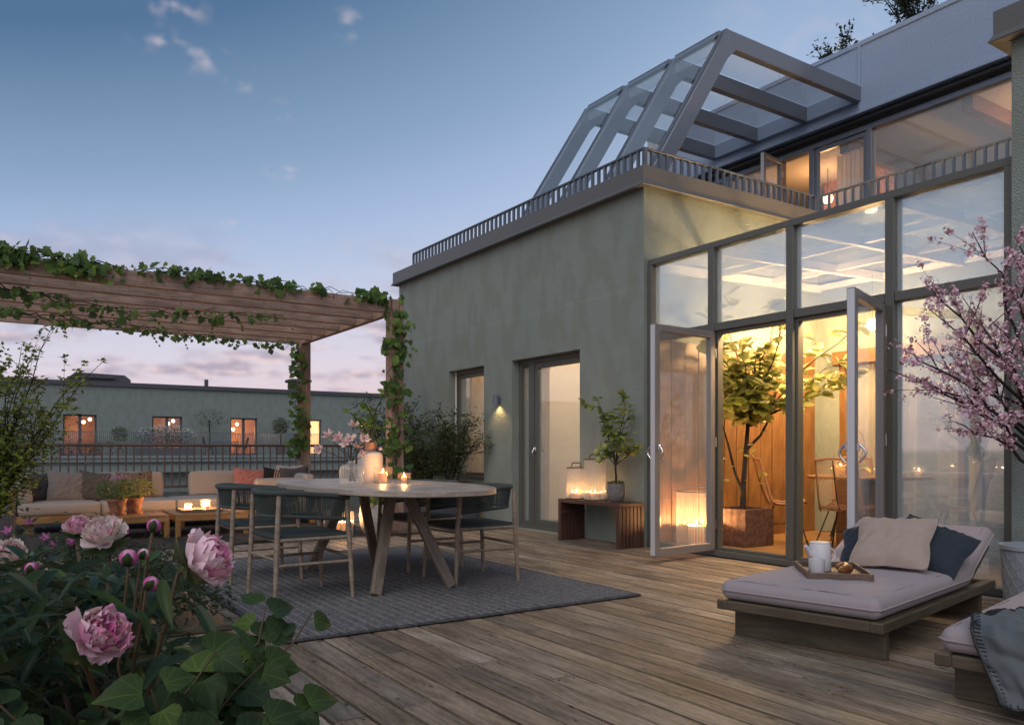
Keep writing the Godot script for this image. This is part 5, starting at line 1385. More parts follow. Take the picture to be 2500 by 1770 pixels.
func lounger(label: String, at: Vector3, turn: float) -> Node3D:   # foot end at the origin, head along +x, near side +z
	var t := thing("sun_lounger", label, "lounger", at, turn, "dark wood loungers")
	var m := MB.new()
	m.span(V(0, 0.150, -0.435), V(1.80, 0.202, -0.375), 0.006); m.span(V(0, 0.150, 0.375), V(1.80, 0.202, 0.435), 0.006)
	m.span(V(0, 0.1505, -0.3745), V(0.07, 0.2015, 0.3745), 0.006); m.span(V(1.73, 0.1505, -0.3745), V(1.80, 0.2015, 0.3745), 0.006)
	part(t, "frame", m, M.dark_wood)
	for i in 12:
		m = MB.new(); m.span(V(0.08 + i * 0.108, 0.165, -0.373), V(0.08 + i * 0.108 + 0.09, 0.19, 0.373)); part(t, "slat", m, M.dark_wood)
	for x in [0.13, 1.60]:
		m = MB.new(); m.span(V(x, 0, -0.40), V(x + 0.045, 0.150, 0.40), 0.004); part(t, "base_panel", m, M.dark_wood)
	m = MB.new()   # raised back board
	m.box(V(1.55, 0.30, 0), V(0.52, 0.03, 0.80), Basis(Vector3.BACK, 0.44)); part(t, "back_board", m, M.dark_wood)
	# mattress: flat part and raised part in one bent pad with a piped seam
	var hinge := 1.32; var ang := 0.44; var hy := 0.205
	var bend := func(s: float, y: float, z: float) -> Vector3:
		if s <= hinge: return V(s, hy + y, z)
		var k := clampf((s - hinge) / 0.12, 0.0, 1.0); var a := ang * k
		var d := s - hinge
		return V(hinge + d * cos(a * 0.98) - y * sin(a), hy + d * sin(a * 0.98) + y * cos(a), z)
	var crease := noise(5.0, 3, 17)
	var prof := []   # cross-section half outline from edge: (inset, y)
	for i in 9:
		var a := -PI * 0.5 + PI * i / 8.0
		prof.append(Vector2(0.045 - 0.045 * cos(a), 0.052 + 0.052 * sin(a)))
	m = MB.new()
	var L := 1.90; var W := 0.42
	m.grid(44, 24, func(u: float, v: float): var x := lerpf(0.04, L - 0.04, u); var z := lerpf(-W + 0.045, W - 0.045, v); var e := minf(minf(u, 1 - u) * 9.0, minf(v, 1 - v) * 5.0); return bend.call(x, 0.104 + 0.006 * crease.get_noise_2d(x * 1.0, z * 1.6) + 0.014 * clampf(sqrt(maxf(e, 0.0)), 0, 1) - 0.006 * exp(-pow((x - hinge) / 0.05, 2.0)), z), 1, 1, true)
	m.grid(20, 10, func(u: float, v: float): return bend.call(lerpf(0.04, L - 0.04, u), 0.0, lerpf(-W + 0.045, W - 0.045, v)))
	for s in [-1.0, 1.0]:
		m.grid(44, 8, func(u: float, v: float): var q: Vector2 = prof[int(round(v * 8))]; return bend.call(lerpf(0.04, L - 0.04, u), q.y, s * (W - q.x)), 1, 1, s < 0)
	for s in [0, 1]:
		m.grid(24, 8, func(u: float, v: float): var q: Vector2 = prof[int(round(v * 8))]; return bend.call(q.x if s == 0 else L - q.x, q.y, lerpf(-W + 0.045, W - 0.045, u)), 1, 1, s == 1)
	for sx in [0, 1]:
		for sz in [-1.0, 1.0]:
			m.grid(6, 8, func(u: float, v: float):
				var q: Vector2 = prof[int(round(v * 8))]
				var a := u * PI * 0.5; var r := 0.045 - q.x
				var cx := 0.045 if sx == 0 else L - 0.045
				return bend.call(cx + (-1.0 if sx == 0 else 1.0) * r * cos(a), q.y, sz * (W - 0.045 + r * sin(a))), 1, 1, (sx == 0) == (sz < 0))
	var pad := part(t, "mattress", m, M.lounger_cloth)
	m = MB.new(); var loop := []
	for i in 40: loop.append(bend.call(lerpf(0.03, L - 0.03, i / 39.0), 0.052, W + 0.002))
	for i in 10: loop.append(bend.call(L + 0.002, 0.052, lerpf(W - 0.03, -W + 0.03, i / 9.0)))
	for i in 40: loop.append(bend.call(lerpf(L - 0.03, 0.03, i / 39.0), 0.052, -W - 0.002))
	for i in 10: loop.append(bend.call(-0.002, 0.052, lerpf(-W + 0.03, W - 0.03, i / 9.0)))
	loop.append(loop[0])
	m.tube(loop, 0.0055, 6, false); part(pad, "piping", m, M.lounger_cloth)
	return t

func make_loungers() -> void:
	var A := V(3.37, 0, -2.53); var turn := 10.7
	lounger("double sun lounger with mauve mattress, carrying tray and pillows", A, turn)
	lounger("sun lounger with mauve mattress under the grey blanket", A + V(-0.15, 0, 1.26), turn)
	var b := Basis(Vector3.UP, deg_to_rad(turn))
	var put_at := func(x: float, y: float, z: float) -> Vector3: return A + b * V(x, y, z)
	# pillows lean on the raised end
	cushion("cushion", "beige linen pillow standing in front on the lounger", put_at.call(1.04, 0.470, 0.10), V(0.42, 0.42, 0.13), V(-52, turn - 84, 2), M.linen, 31)
	cushion("cushion", "dark navy pillow behind the linen one on the lounger", put_at.call(1.20, 0.450, 0.25), V(0.42, 0.36, 0.13), V(-50, turn - 66, -30), M.navy, 33)
	cushion("cushion", "second navy pillow half hidden behind the linen one", put_at.call(1.20, 0.435, -0.06), V(0.40, 0.34, 0.12), V(-52, turn - 92, 16), M.navy, 37)
	# breakfast tray
	var tr := thing("breakfast_tray", "dark wooden tray with raised rim on the lounger mattress", "tray", put_at.call(0.56, 0.323, -0.05), turn + 34.0)
	tray(tr, 0.48, 0.33, 0.034, M.tray_wood)
	var tb := Basis(Vector3.UP, deg_to_rad(turn + 34.0))
	var on := func(x: float, z: float) -> Vector3: return tr.position + tb * V(x, 0.0065, z)
	var tp := thing("teapot", "white ceramic teapot with straight sides on the tray", "teapot", on.call(0.075, -0.05), turn - 25)
	var m := MB.new(); m.lathe([Vector2(0, 0), Vector2(0.058, 0.0), Vector2(0.061, 0.005), Vector2(0.057, 0.144), Vector2(0.053, 0.150), Vector2(0, 0.152)], 36); part(tp, "body", m, M.ceramic)
	m = MB.new(); m.lathe([Vector2(0, 0.158), Vector2(0.051, 0.158), Vector2(0.054, 0.155), Vector2(0.054, 0.150)], 36); part(tp, "lid", m, M.ceramic)
	m = MB.new(); m.tube([V(-0.048, 0.075, 0), V(-0.070, 0.096, 0), V(-0.082, 0.122, 0), V(-0.100, 0.139, 0)], [0.021, 0.016, 0.013, 0.010], 12); part(tp, "spout", m, M.ceramic)
	m = MB.new(); var hp := []
	for i in 11: var a := -PI * 0.5 + PI * i / 10.0; hp.append(V(0.055 + 0.048 * cos(a), 0.080 + 0.042 * sin(a), 0))
	m.tube(hp, 0.0072, 10); part(tp, "handle", m, M.ceramic)
	var cp := thing("cup", "small white cup beside the teapot", "cup", on.call(-0.10, -0.095), 0)
	m = MB.new(); m.lathe([Vector2(0, 0), Vector2(0.036, 0.0), Vector2(0.040, 0.006), Vector2(0.043, 0.084), Vector2(0.040, 0.084), Vector2(0.036, 0.008), Vector2(0, 0.007)], 32); part(cp, "body", m, M.ceramic)
	m = MB.new(); m.lathe([Vector2(0, 0.066), Vector2(0.0392, 0.066)], 24); part(cp, "tea", m, M.tray_wood)
	var cr := mat("croissant", lin(0.36, 0.13, 0.035), 0.4); tri(cr, 14.0, false); cr.albedo_texture = ntex(0.03, 3, 66, Color(0.5, 0.42, 0.35), Color(1, 1, 1), 128, 0.3, 0.7)
	var crumb := mat("crumb", lin(0.62, 0.50, 0.28), 0.9)
	for i in 2:
		var c := thing("croissant", ["torn croissant showing its pale crumb in front of the cup", "whole golden croissant beside the teapot"][i], "pastry", on.call(-0.085 + i * 0.07, 0.06 + 0.012 * i), 20 + i * 50, "croissants on the tray")
		m = MB.new(); var pts := []; var rd := []
		for k in 25:
			var q := k / 24.0; var a := lerpf(-1.1, 1.1, q if i else q * 0.7)
			pts.append(V(sin(a) * 0.056, 0.028, cos(a) * 0.056 - 0.056)); rd.append((0.031 * pow(sin(clampf(0.06 + 0.88 * (q if i else 0.5 * q + 0.0), 0, 1) * PI), 0.6)) * (1.0 - 0.10 * absf(sin(q * 11.0))))
		m.tube(pts, rd, 12); part(c, "crust", m, cr)
		if i == 0:
			m = MB.new(); m.lathe([Vector2(0, 0), Vector2(0.028, -0.002)], 14); m.lathe([Vector2(0.0, 0.004), Vector2(0.016, 0.003), Vector2(0.027, -0.001)], 14)
			part(c, "crumb", m, crumb, Transform3D(look(pts[24] - pts[22]), pts[24]))
	# blanket thrown over the second lounger
	var bl := thing("blanket", "grey wool blanket with dark blanket-stitched edge over the second lounger", "blanket", A + V(-0.15, 0, 1.26), turn)
	var nz := noise(3.0, 2, 91)
	var drape := func(u: float, v: float) -> Vector3:   # u across the lounger, v from the mattress over the foot end and down
		var z := -0.30 + u * 0.62 + 0.07 * v - 0.05 * sin(v * 4.0) * (1.0 - u)
		var s := v * 0.72 - 0.40
		var x: float; var y: float
		if s < -0.03: x = -s; y = 0.331
		elif s < 0.03: x = -s * 0.8 - 0.006; y = 0.331 - pow((s + 0.03) / 0.06, 2.0) * 0.02
		else: x = -0.032 - 0.012 * sin(u * 13.0) - 0.10 * (s - 0.03); y = 0.311 - (s - 0.03) * 0.86
		var f := nz.get_noise_2d(u * 1.5, v * 0.9) * 0.05
		return V(x - absf(f) * (0.7 if s > 0.0 else 0.0), maxf(0.02, y + absf(f) * (0.9 if s < 0.03 else 0.0)), z + f * 0.3)
	m = MB.new()
	m.grid(48, 60, drape, 0.9, 1.2, true)
	part(bl, "cloth", m, M.throw)
	m = MB.new()
	for e in [[0, 0.0], [0, 1.0], [1, 0.0], [1, 1.0]]:
		var pts := []
		for i in 61: pts.append((drape.call(e[1], i / 60.0) if e[0] == 0 else drape.call(i / 60.0, e[1])) + V(0, 0.002, 0.002))
		m.tube(pts, 0.006, 6, false)
	part(bl, "edging", m, M.black_metal)
	m = MB.new()
	for e in [[0, 0.0, 0.045], [0, 1.0, 0.955]]:
		for i in 46:
			var v := (i + 0.5) / 46.0
			m.tube([drape.call(e[1], v) + V(0, 0.003, 0.003), drape.call(e[2], v) + V(0, 0.003, 0.003)], 0.0028, 4, false)
	for i in 24:
		var u := (i + 0.5) / 24.0
		m.tube([drape.call(u, 1.0) + V(0, 0.003, 0.003), drape.call(u, 0.975) + V(0, 0.003, 0.003)], 0.0028, 4, false)
	var st := part(bl, "stitching", m, M.black_metal); st.set_meta("kind", "stuff")

func ribbed_lantern(label: String, at: Vector3, r: float, h: float, ch: float, energy: float, group: String) -> Node3D:
	var t := thing("ribbed_lantern", label, "lantern", at, 0.0, group)
	var m := MB.new(); m.lathe([Vector2(0, 0), Vector2(r * 1.12, 0), Vector2(r * 1.12, 0.010), Vector2(0, 0.011)], 32); part(t, "base", m, M.bench_wood)
	m = MB.new(); m.lathe([Vector2(r, 0.011), Vector2(r, h)], 40); part(t, "glass", m, M.glass_plain)
	m = MB.new()
	var n := 44
	for i in n:
		var a := TAU * i / n
		m.tube([V(cos(a) * r, 0.012, sin(a) * r), V(cos(a) * r, h, sin(a) * r)], r * 0.042, 6, false)
	part(t, "ribs", m, M.glass_ribbed)
	m = MB.new(); m.lathe([Vector2(r * 0.80, h + 0.001), Vector2(r * 1.06, h), Vector2(r * 1.06, h + 0.009), Vector2(r * 0.80, h + 0.009), Vector2(r * 0.80, h + 0.001)], 32); part(t, "top_ring", m, M.bench_wood)
	m = MB.new(); var pts := []
	for i in 13:
		var a := PI * i / 12.0
		pts.append(V(0.0, h + 0.012 + 0.045 * minf(1.0, sin(a) * 1.8), -cos(a) * r * 0.80))
	m.tube(pts, 0.006, 8); part(t, "handle", m, M.bench_wood)
	candle(t, V(0, 0.011, 0), r * 0.42, ch, energy)
	return t

func spray(root: Vector3, tips: Array, r0: float, jitter: float, sub: int) -> Array:   # branch tubes; returns [mesh, twig points]
	var m := MB.new(); var pts_out := []
	for tip in tips:
		var pts := []; var rad := []
		var n := 7
		for k in n:
			var q := k / float(n - 1)
			var p: Vector3 = root.lerp(tip, q)
			p += V(rng.randfn(), rng.randfn() * 0.5, rng.randfn()) * jitter * q * (1.2 - q)
			p.y += 0.10 * root.distance_to(tip) * sin(q * PI) * 0.4
			pts.append(p); rad.append(lerpf(r0, r0 * 0.22, q))
		m.tube(pts, rad, 6)
		for k in range(2, n): pts_out.append([pts[k], (pts[k] - pts[k - 1]).normalized()])
		for s in sub:
			var k := 2 + rng.randi() % (n - 3)
			var b: Vector3 = pts[k]
			var d: Vector3 = ((pts[k] - pts[k - 1]).normalized() + V(rf(-1, 1), rf(-0.5, 0.9), rf(-1, 1))).normalized()
			var l := root.distance_to(tip) * rf(0.15, 0.35)
			var q2 := [b, b + d * l * 0.5 + V(0, 0.02 * l, 0), b + d * l]
			m.tube(q2, [rad[k] * 0.6, rad[k] * 0.4, rad[k] * 0.2], 5)
			for e in 4: pts_out.append([b + d * l * (0.3 + 0.7 * e / 3.0), d])
	return [m, pts_out]

func leaf_xf(at: Vector3, dir: Vector3, s: float, up := 0.5) -> Transform3D:
	var face := V(rf(-0.7, 0.7), rf(-0.2, 1.0) + up, rf(-0.7, 0.7)).normalized()
	var tip := (dir * 0.6 + V(rf(-1, 1), rf(-0.6, 0.8), rf(-1, 1))).normalized()
	tip = (tip - face * tip.dot(face)).normalized()
	return Transform3D(Basis(tip.cross(face), tip, face) * s, at)

func make_wall_side() -> void:
	# slatted bench
	var b := thing("slatted_bench", "dark red-brown bench with slatted ends against the rendered wall", "bench", V(5.535, 0, -6.62))
	var m := MB.new(); m.span(V(-0.175, 0.425, -0.515), V(0.175, 0.465, 0.515), 0.004); part(b, "seat", m, M.bench_wood)
	for s in [-1.0, 1.0]:
		for i in 7:
			m = MB.new(); m.span(V(-0.175 + i * 0.0508, 0, s * 0.49 - 0.024), V(-0.175 + i * 0.0508 + 0.042, 0.425, s * 0.49 + 0.024), 0.003, Vector2(i * 0.13, 0)); part(b, "slat", m, M.bench_wood)
		m = MB.new(); m.span(V(-0.16, 0.30, s * 0.455 - 0.008), V(0.16, 0.34, s * 0.455 + 0.008)); part(b, "cross_rail", m, M.bench_wood)
	ribbed_lantern("shorter ribbed-glass lantern glowing on the bench", V(5.50, 0.465, -6.98), 0.105, 0.345, 0.06, 0.045, "ribbed lanterns")
	ribbed_lantern("taller ribbed-glass lantern glowing on the bench beside the lemon tree", V(5.52, 0.465, -6.68), 0.112, 0.44, 0.07, 0.045, "ribbed lanterns")
	# lemon tree
	var l := thing("lemon_tree", "small lemon tree with green fruit in a grey pot on the bench", "potted tree", V(5.54, 0.465, -6.36))
	m = MB.new(); m.lathe([Vector2(0, 0), Vector2(0.06, 0), Vector2(0.088, 0.03), Vector2(0.096, 0.10), Vector2(0.094, 0.19), Vector2(0.086, 0.19), Vector2(0.085, 0.17), Vector2(0, 0.17)], 32); part(l, "pot", m, M.concrete)
	var gm := leaf_mat("moss_green", lin(0.05, 0.085, 0.02), 0.4)
	many(l, "moss", simple_leaf(1.0, 0.4), gm, dome(160, V(0, 0.175, 0), 0.085, 0.04, 0.03))
	var tips := [V(0.0, 1.10, -0.30), V(0.03, 1.13, 0.14), V(-0.03, 1.00, 0.26), V(0.02, 0.92, -0.20), V(-0.05, 0.75, 0.30), V(0.0, 0.56, 0.32), V(-0.04, 0.60, -0.22), V(-0.10, 0.90, 0.05)]
	m = MB.new(); m.tube([V(0, 0.16, 0), V(-0.005, 0.26, 0.01), V(0.0, 0.33, -0.005), V(-0.01, 0.42, 0.0)], [0.014, 0.012, 0.011, 0.010], 8); part(l, "trunk", m, M.bark)
	var sp := spray(V(-0.005, 0.38, 0.0), tips, 0.007, 0.03, 3)
	part(l, "branches", sp[0], M.bark)
	var lm := []
	for c in [lin(0.11, 0.17, 0.03), lin(0.07, 0.13, 0.025), lin(0.17, 0.22, 0.04)]: lm.append(leaf_mat("lemon_leaf%d" % lm.size(), c, 0.6, 0.35))
	var bl := broad_leaf_mesh()
	for i in 280:
		var q: Array = sp[1][rng.randi() % sp[1].size()]
		part(l, "leaf", bl, lm[rng.randi() % 3], leaf_xf(q[0], q[1], rf(0.060, 0.098)))
	var lemon := mat("green_lemon", lin(0.30, 0.34, 0.10), 0.45)
	for q in [V(-0.09, 0.44, -0.17), V(-0.10, 0.52, -0.20), V(-0.06, 0.58, -0.10)]:
		m = MB.new(); m.lathe([Vector2(0, -0.045), Vector2(0.012, -0.04), Vector2(0.034, -0.02), Vector2(0.038, 0.005), Vector2(0.030, 0.03), Vector2(0, 0.042)], 18); part(l, "lemon", m, lemon, Transform3D(Basis(), q))
	# shrubs along the wall
	var sg := []
	for c in [lin(0.030, 0.050, 0.020), lin(0.045, 0.065, 0.024)]: sg.append(leaf_mat("shrub%d" % sg.size(), c, 0.35))
	var lf := simple_leaf(1.0, 0.42)
	for a in [["airy shrub in a slate planter below the narrow window", V(5.30, 0, -9.55), 1.55, 0.45, 3200], ["bushy shrub in a slate planter between window and corner", V(5.25, 0, -10.25), 1.20, 0.50, 3200], ["tall dark shrub in a slate planter behind the pergola post", V(5.20, 0, -11.15), 1.85, 0.50, 3200]]:
		var s := thing("wall_shrub", a[0], "shrub", a[1], 0.0, "shrubs along the rendered wall")
		m = MB.new(); m.span(V(-0.28, 0, -0.30), V(0.28, 0.40, 0.30), 0.01); part(s, "planter", m, M.planter_blue)
		var tp := []
		for k in 15: tp.append(V(rf(-1, 1) * a[3] * 0.9, 0.4 + (a[2] - 0.4) * rf(0.5, 1.0), rf(-1, 1) * a[3]))
		var br := spray(V(0, 0.36, 0), tp, 0.012, 0.05, 4)
		part(s, "branches", br[0], M.bark)
		var xs := []
		for k in a[4]:
			var q: Array = br[1][rng.randi() % br[1].size()]
			xs.append(leaf_xf(q[0] + V(rng.randfn(), rng.randfn(), rng.randfn()) * 0.045, q[1], rf(0.045, 0.075)))
		many(s, "foliage", lf, sg[0], xs.slice(0, xs.size() / 2)); many(s, "foliage", lf, sg[1], xs.slice(xs.size() / 2))

# ---------------------------------------------------------------- inside the garden room
func rattan_chair(label: String) -> Node3D:   # faces +x
	var t := thing("rattan_chair", label, "chair", Vector3.ZERO, 0.0, "rattan chairs")
	var seat := func(u: float, v: float) -> Vector3:   # shell: v 0 front of seat -> 1 top of back
		var w := 0.22 * (1.0 - 0.10 * v)
		var z := (u - 0.5) * 2.0 * w
		var cup := 0.055 * pow(absf(u - 0.5) * 2.0, 2.0)
		var s := v * 0.88
		if s < 0.36: return V(0.20 - s, 0.43 - 0.03 * sin(s / 0.36 * PI * 0.9) + cup * 0.5, z)
		var k := (s - 0.36) / 0.52; var a := minf(1.0, k * 3.2)
		return V(-0.16 - 0.13 * k - 0.03 * sin(a * PI * 0.5) + cup * 1.2, 0.415 + 0.47 * k - 0.03 * (1.0 - a) + 0.01, z)
	var m := MB.new(); var rim := []
	for i in 25: rim.append(seat.call(0.0, i / 24.0))
	for i in 9: rim.append(seat.call(i / 8.0, 1.0) + V(-0.01, 0.02 * sin(i / 8.0 * PI), 0))
	for i in 25: rim.append(seat.call(1.0, 1.0 - i / 24.0))
	for i in 9: rim.append(seat.call(1.0 - i / 8.0, 0.0) + V(0.02 * sin(i / 8.0 * PI), 0, 0))
	m.tube(rim, 0.011, 7, false); part(t, "rim", m, M.rattan)
	m = MB.new(); m.tube([seat.call(0.5, 0.0), seat.call(0.5, 0.2), seat.call(0.5, 0.4), seat.call(0.5, 0.55), seat.call(0.5, 0.8), seat.call(0.5, 1.0)], 0.007, 6); part(t, "spine", m, M.black_metal)
	m = MB.new()
	for i in 46:
		var v := (i + 0.5) / 46.0
		for s in [0, 1]:   # cane in a herringbone either side of the spine
			var pts := []
			for k in 4:
				var u := 0.5 * k / 3.0
				pts.append(seat.call(0.5 + (u if s else -u), clampf(v + 0.09 * (k / 3.0) - 0.03, 0, 1)))
			m.tube(pts, 0.0042, 4, false)
	var w := part(t, "cane_weave", m, M.rattan); w.set_meta("kind", "stuff")
	for q in [[1, 1], [1, -1], [-1, 1], [-1, -1]]:
		m = MB.new(); m.tube([V(q[0] * 0.10, 0.42, q[1] * 0.12), V(q[0] * 0.235, 0.0, q[1] * 0.235)], 0.0075, 7); m.lathe([Vector2(0, 0), Vector2(0.016, 0), Vector2(0.014, 0.008), Vector2(0, 0.009)], 10, V(q[0] * 0.235, 0, q[1] * 0.235)); part(t, "leg", m, M.black_metal)
	m = MB.new(); m.tube([V(-0.17, 0.20, -0.17), V(0.17, 0.20, 0.17)], 0.005, 6); m.tube([V(-0.17, 0.208, 0.17), V(0.17, 0.208, -0.17)], 0.005, 6); part(t, "brace", m, M.black_metal)
	return t

func make_inside() -> void:
	var f := 0.012
	# big lantern beside the open door
	ribbed_lantern("large ribbed-glass floor lantern behind the glass door", V(6.22, f, -5.86), 0.205, 0.56, 0.20, 0.8, "ribbed lanterns")
	# tree in a square rusty pot
	var t := thing("indoor_tree", "large-leaved tree in a square rusty pot just inside the open doors", "potted tree", V(6.67, f, -5.63))
	var m := MB.new()
	for s in [[V(-0.22, 0, -0.22), V(-0.19, 0.39, 0.22)], [V(0.19, 0, -0.22), V(0.22, 0.39, 0.22)], [V(-0.19, 0, -0.22), V(0.19, 0.39, -0.19)], [V(-0.19, 0, 0.19), V(0.19, 0.39, 0.22)]]: m.span(s[0], s[1], 0.004)
	part(t, "pot", m, M.corten)
	m = MB.new(); m.span(V(-0.19, 0.1, -0.19), V(0.19, 0.35, 0.19)); part(t, "soil", m, M.soil)
	m = MB.new(); m.tube([V(-0.04, 0.33, 0.03), V(-0.02, 0.6, 0.02), V(0.04, 0.95, 0.0), V(0.10, 1.25, -0.02), V(0.16, 1.6, 0.0), V(0.18, 2.0, 0.02)], [0.032, 0.028, 0.024, 0.020, 0.014, 0.008], 10)
	m.tube([V(-0.02, 0.55, 0.02), V(-0.10, 0.75, -0.02), V(-0.16, 1.05, -0.06), V(-0.22, 1.3, -0.10)], [0.018, 0.015, 0.012, 0.006], 8)
	m.tube([V(0.05, 1.0, 0.0), V(0.18, 1.15, 0.08), V(0.24, 1.35, 0.16), V(0.26, 1.6, 0.22)], [0.018, 0.014, 0.011, 0.006], 8)
	part(t, "trunk", m, M.bark_dark)
	var tips := []
	for i in 26:
		var a := rf(0, TAU); var rr := rf(0.12, 0.46)
		tips.append(V(0.04 + cos(a) * rr, rf(1.40, 2.60), sin(a) * rr + 0.03))
	for q in [V(0.62, 1.9, 0.75), V(0.70, 1.75, 0.85), V(0.75, 2.25, 0.80), V(0.55, 1.6, 0.70)]: tips.append(q)
	var sp := spray(V(0.12, 1.25, 0.0), tips, 0.010, 0.06, 3)
	part(t, "branches", sp[0], M.bark_dark)
	var lm := []
	for c in [lin(0.13, 0.15, 0.025), lin(0.09, 0.12, 0.022), lin(0.19, 0.19, 0.035), lin(0.065, 0.095, 0.02)]: lm.append(leaf_mat("fig_leaf%d" % lm.size(), c, 0.75, 0.4))
	var bl := broad_leaf_mesh()
	for i in 290:
		var q: Array = sp[1][rng.randi() % sp[1].size()]
		part(t, "leaf", bl, lm[rng.randi() % 4], leaf_xf(q[0], q[1], rf(0.13, 0.21)))
	var more := []
	for i in 420:
		var q: Array = sp[1][rng.randi() % sp[1].size()]
		more.append(leaf_xf(q[0], q[1], rf(0.12, 0.20)))
	many(t, "foliage", bl, lm[1], more)
	for i in 14:   # a few low shoots
		part(t, "leaf", bl, lm[rng.randi() % 4], leaf_xf(V(rf(-0.22, 0.25), rf(0.55, 1.2), rf(-0.12, 0.15)), V(0, 0.5, 0), rf(0.09, 0.13)))
	# round table with ribbed drum
	var tb := thing("round_table", "round oak table on a ribbed drum base in the garden room", "table", V(7.62, f, -4.80))
	m = MB.new(); m.lathe([Vector2(0, 0.70), Vector2(0.57, 0.70), Vector2(0.60, 0.712), Vector2(0.60, 0.722), Vector2(0.59, 0.732), Vector2(0, 0.732)], 48); part(tb, "table_top", m, M.warm_wood)
	m = MB.new(); m.lathe([Vector2(0.285, 0.0), Vector2(0.285, 0.70)], 32); part(tb, "drum", m, M.warm_wood)
	m = MB.new(); m.tube([V(0, 0.0, 0), V(0, 0.695, 0)], 0.016, 8)
	var rod := m.mesh()
	for i in 58: part(tb, "rib", rod, M.warm_wood, Transform3D(Basis(), V(cos(TAU * i / 58) * 0.295, 0.002, sin(TAU * i / 58) * 0.295)))
	var c := rattan_chair("rattan chair with its back to the open doors")
	c.position = V(7.02, f, -4.66); c.rotation_degrees.y = 12
	copy(c, "rattan chair beside the tree trunk, facing the round table", V(7.18, f, -5.50), -52)
	copy(c, "rattan chair on the far side of the round table", V(8.12, f, -5.30), 215)
	copy(c, "rattan chair behind the closed glass pane, turned to the round table", V(7.72, f, -3.95), 105)
	for a in [["tallest candle glass on the round table", V(7.36, 0.744, -4.95), 0.085, 0.15, 0.045, 0.10], ["candle glass beside the tall one on the round table", V(7.58, 0.744, -5.10), 0.06, 0.12, 0.03, 0.06], ["candle glass next to the orchid on the round table", V(7.55, 0.744, -4.62), 0.06, 0.11, 0.034, 0.06], ["small candle glass at the edge of the round table", V(7.85, 0.744, -4.40), 0.055, 0.10, 0.03, 0.05]]:
		glass_candle(a[0], a[1], a[2], a[3], a[4], a[5], 0.06, M.glass_plain, "candle glasses on the round table")
	# orchid
	var o := thing("orchid", "pink orchid in a small glass pot on the round table", "flowers", V(7.45, 0.744, -4.78))
	m = MB.new(); m.lathe([Vector2(0, 0), Vector2(0.04, 0), Vector2(0.05, 0.05), Vector2(0.042, 0.10), Vector2(0.034, 0.11)], 24); part(o, "pot", m, M.glass_smoke)
	m = MB.new(); m.tube([V(0, 0.05, 0), V(0, 0.2, 0.01), V(0.02, 0.33, 0.03), V(0.0, 0.42, 0.02), V(-0.05, 0.47, 0.0)], 0.003, 5); part(o, "stem", m, M.bark)
	for i in 6: part(o, "leaf", bl, lm[3], leaf_xf(V(0, 0.10, 0), V(cos(i), 0.2, sin(i)), 0.13))
	var pm := leaf_mat("orchid_petal", lin(0.55, 0.10, 0.22), 0.5); var pet := petal_mesh()
	for i in 22: part(o, "petal", pet, pm, leaf_xf(V(rf(-0.05, 0.04), rf(0.22, 0.48), rf(-0.02, 0.05)), V(rf(-1, 1), 0, rf(-1, 1)), 0.03))
	# olive tree by the side wall
	var ol := thing("olive_tree", "slender olive tree behind the standing glass door", "potted tree", V(7.35, f, -3.55))
	m = MB.new(); m.lathe([Vector2(0, 0), Vector2(0.15, 0), Vector2(0.18, 0.36), Vector2(0.165, 0.36), Vector2(0.15, 0.3), Vector2(0, 0.3)], 28); part(ol, "pot", m, M.concrete)
	tips = []
	for i in 22: tips.append(V(rf(-0.45, 0.3), rf(0.95, 2.1), rf(-0.40, 0.35)))
	m = MB.new(); m.tube([V(0, 0.28, 0), V(0.02, 0.6, 0.01), V(0, 0.95, 0)], [0.02, 0.017, 0.014], 8); part(ol, "trunk", m, M.bark)
	sp = spray(V(0, 0.9, 0), tips, 0.009, 0.06, 5); part(ol, "branches", sp[0], M.bark)
	var xs := []
	for i in 1700:
		var q: Array = sp[1][rng.randi() % sp[1].size()]
		xs.append(leaf_xf(q[0] + V(rng.randfn(), rng.randfn(), rng.randfn()) * 0.02, q[1], rf(0.035, 0.055)))
	many(ol, "foliage", simple_leaf(1.0, 0.22), leaf_mat("olive_leaf", lin(0.10, 0.125, 0.07), 0.4), xs)

func lime_leaf_mesh(k: int) -> ArrayMesh:   # broad heart-shaped leaf with toothed edge
	var pts := [[0.0, 0.0]]
	var n := 13
	for i in range(1, n):
		var y := lerpf(-0.10, 0.95, float(i) / n)
		var x = 0.55 * pow(sin(PI * pow(float(i) / n, 0.60)), 0.7)
		var tooth := 1.0 + (0.045 if i % 2 else -0.02)
		pts.append([x * tooth, y])
	pts.append([0.0, 1.05])
	return outline_leaf(pts, 0.10 + 0.14 * k, 0.15 + 0.22 * k).mesh()

func vein_texture() -> ImageTexture:
	return pattern(128, 128, func(u: float, v: float):
		var x := absf(u - 0.5) * 2.0; var y := 1.0 - v
		var rib := 1.0 if x < 0.022 else 0.0
		var ang := atan2(u - 0.5, y - 0.10); var rad := Vector2(u - 0.5, y - 0.10).length()
		var line := 0.0
		for k in 7:
			if absf(ang - (k - 3) * 0.46) * rad < 0.008 + 0.004 * (1.0 - rad): line = 1.0
		if fposmod(rad * 9.0 + absf(ang) * 1.2, 1.0) < 0.07: line = maxf(line, 0.5)
		var fine := 0.04 * sin(u * 160.0) * sin(v * 150.0)
		return Color(0.80, 0.80, 0.80).lerp(Color(1.0, 1.0, 0.90), maxf(rib, line * 0.75)) * (0.97 + fine))

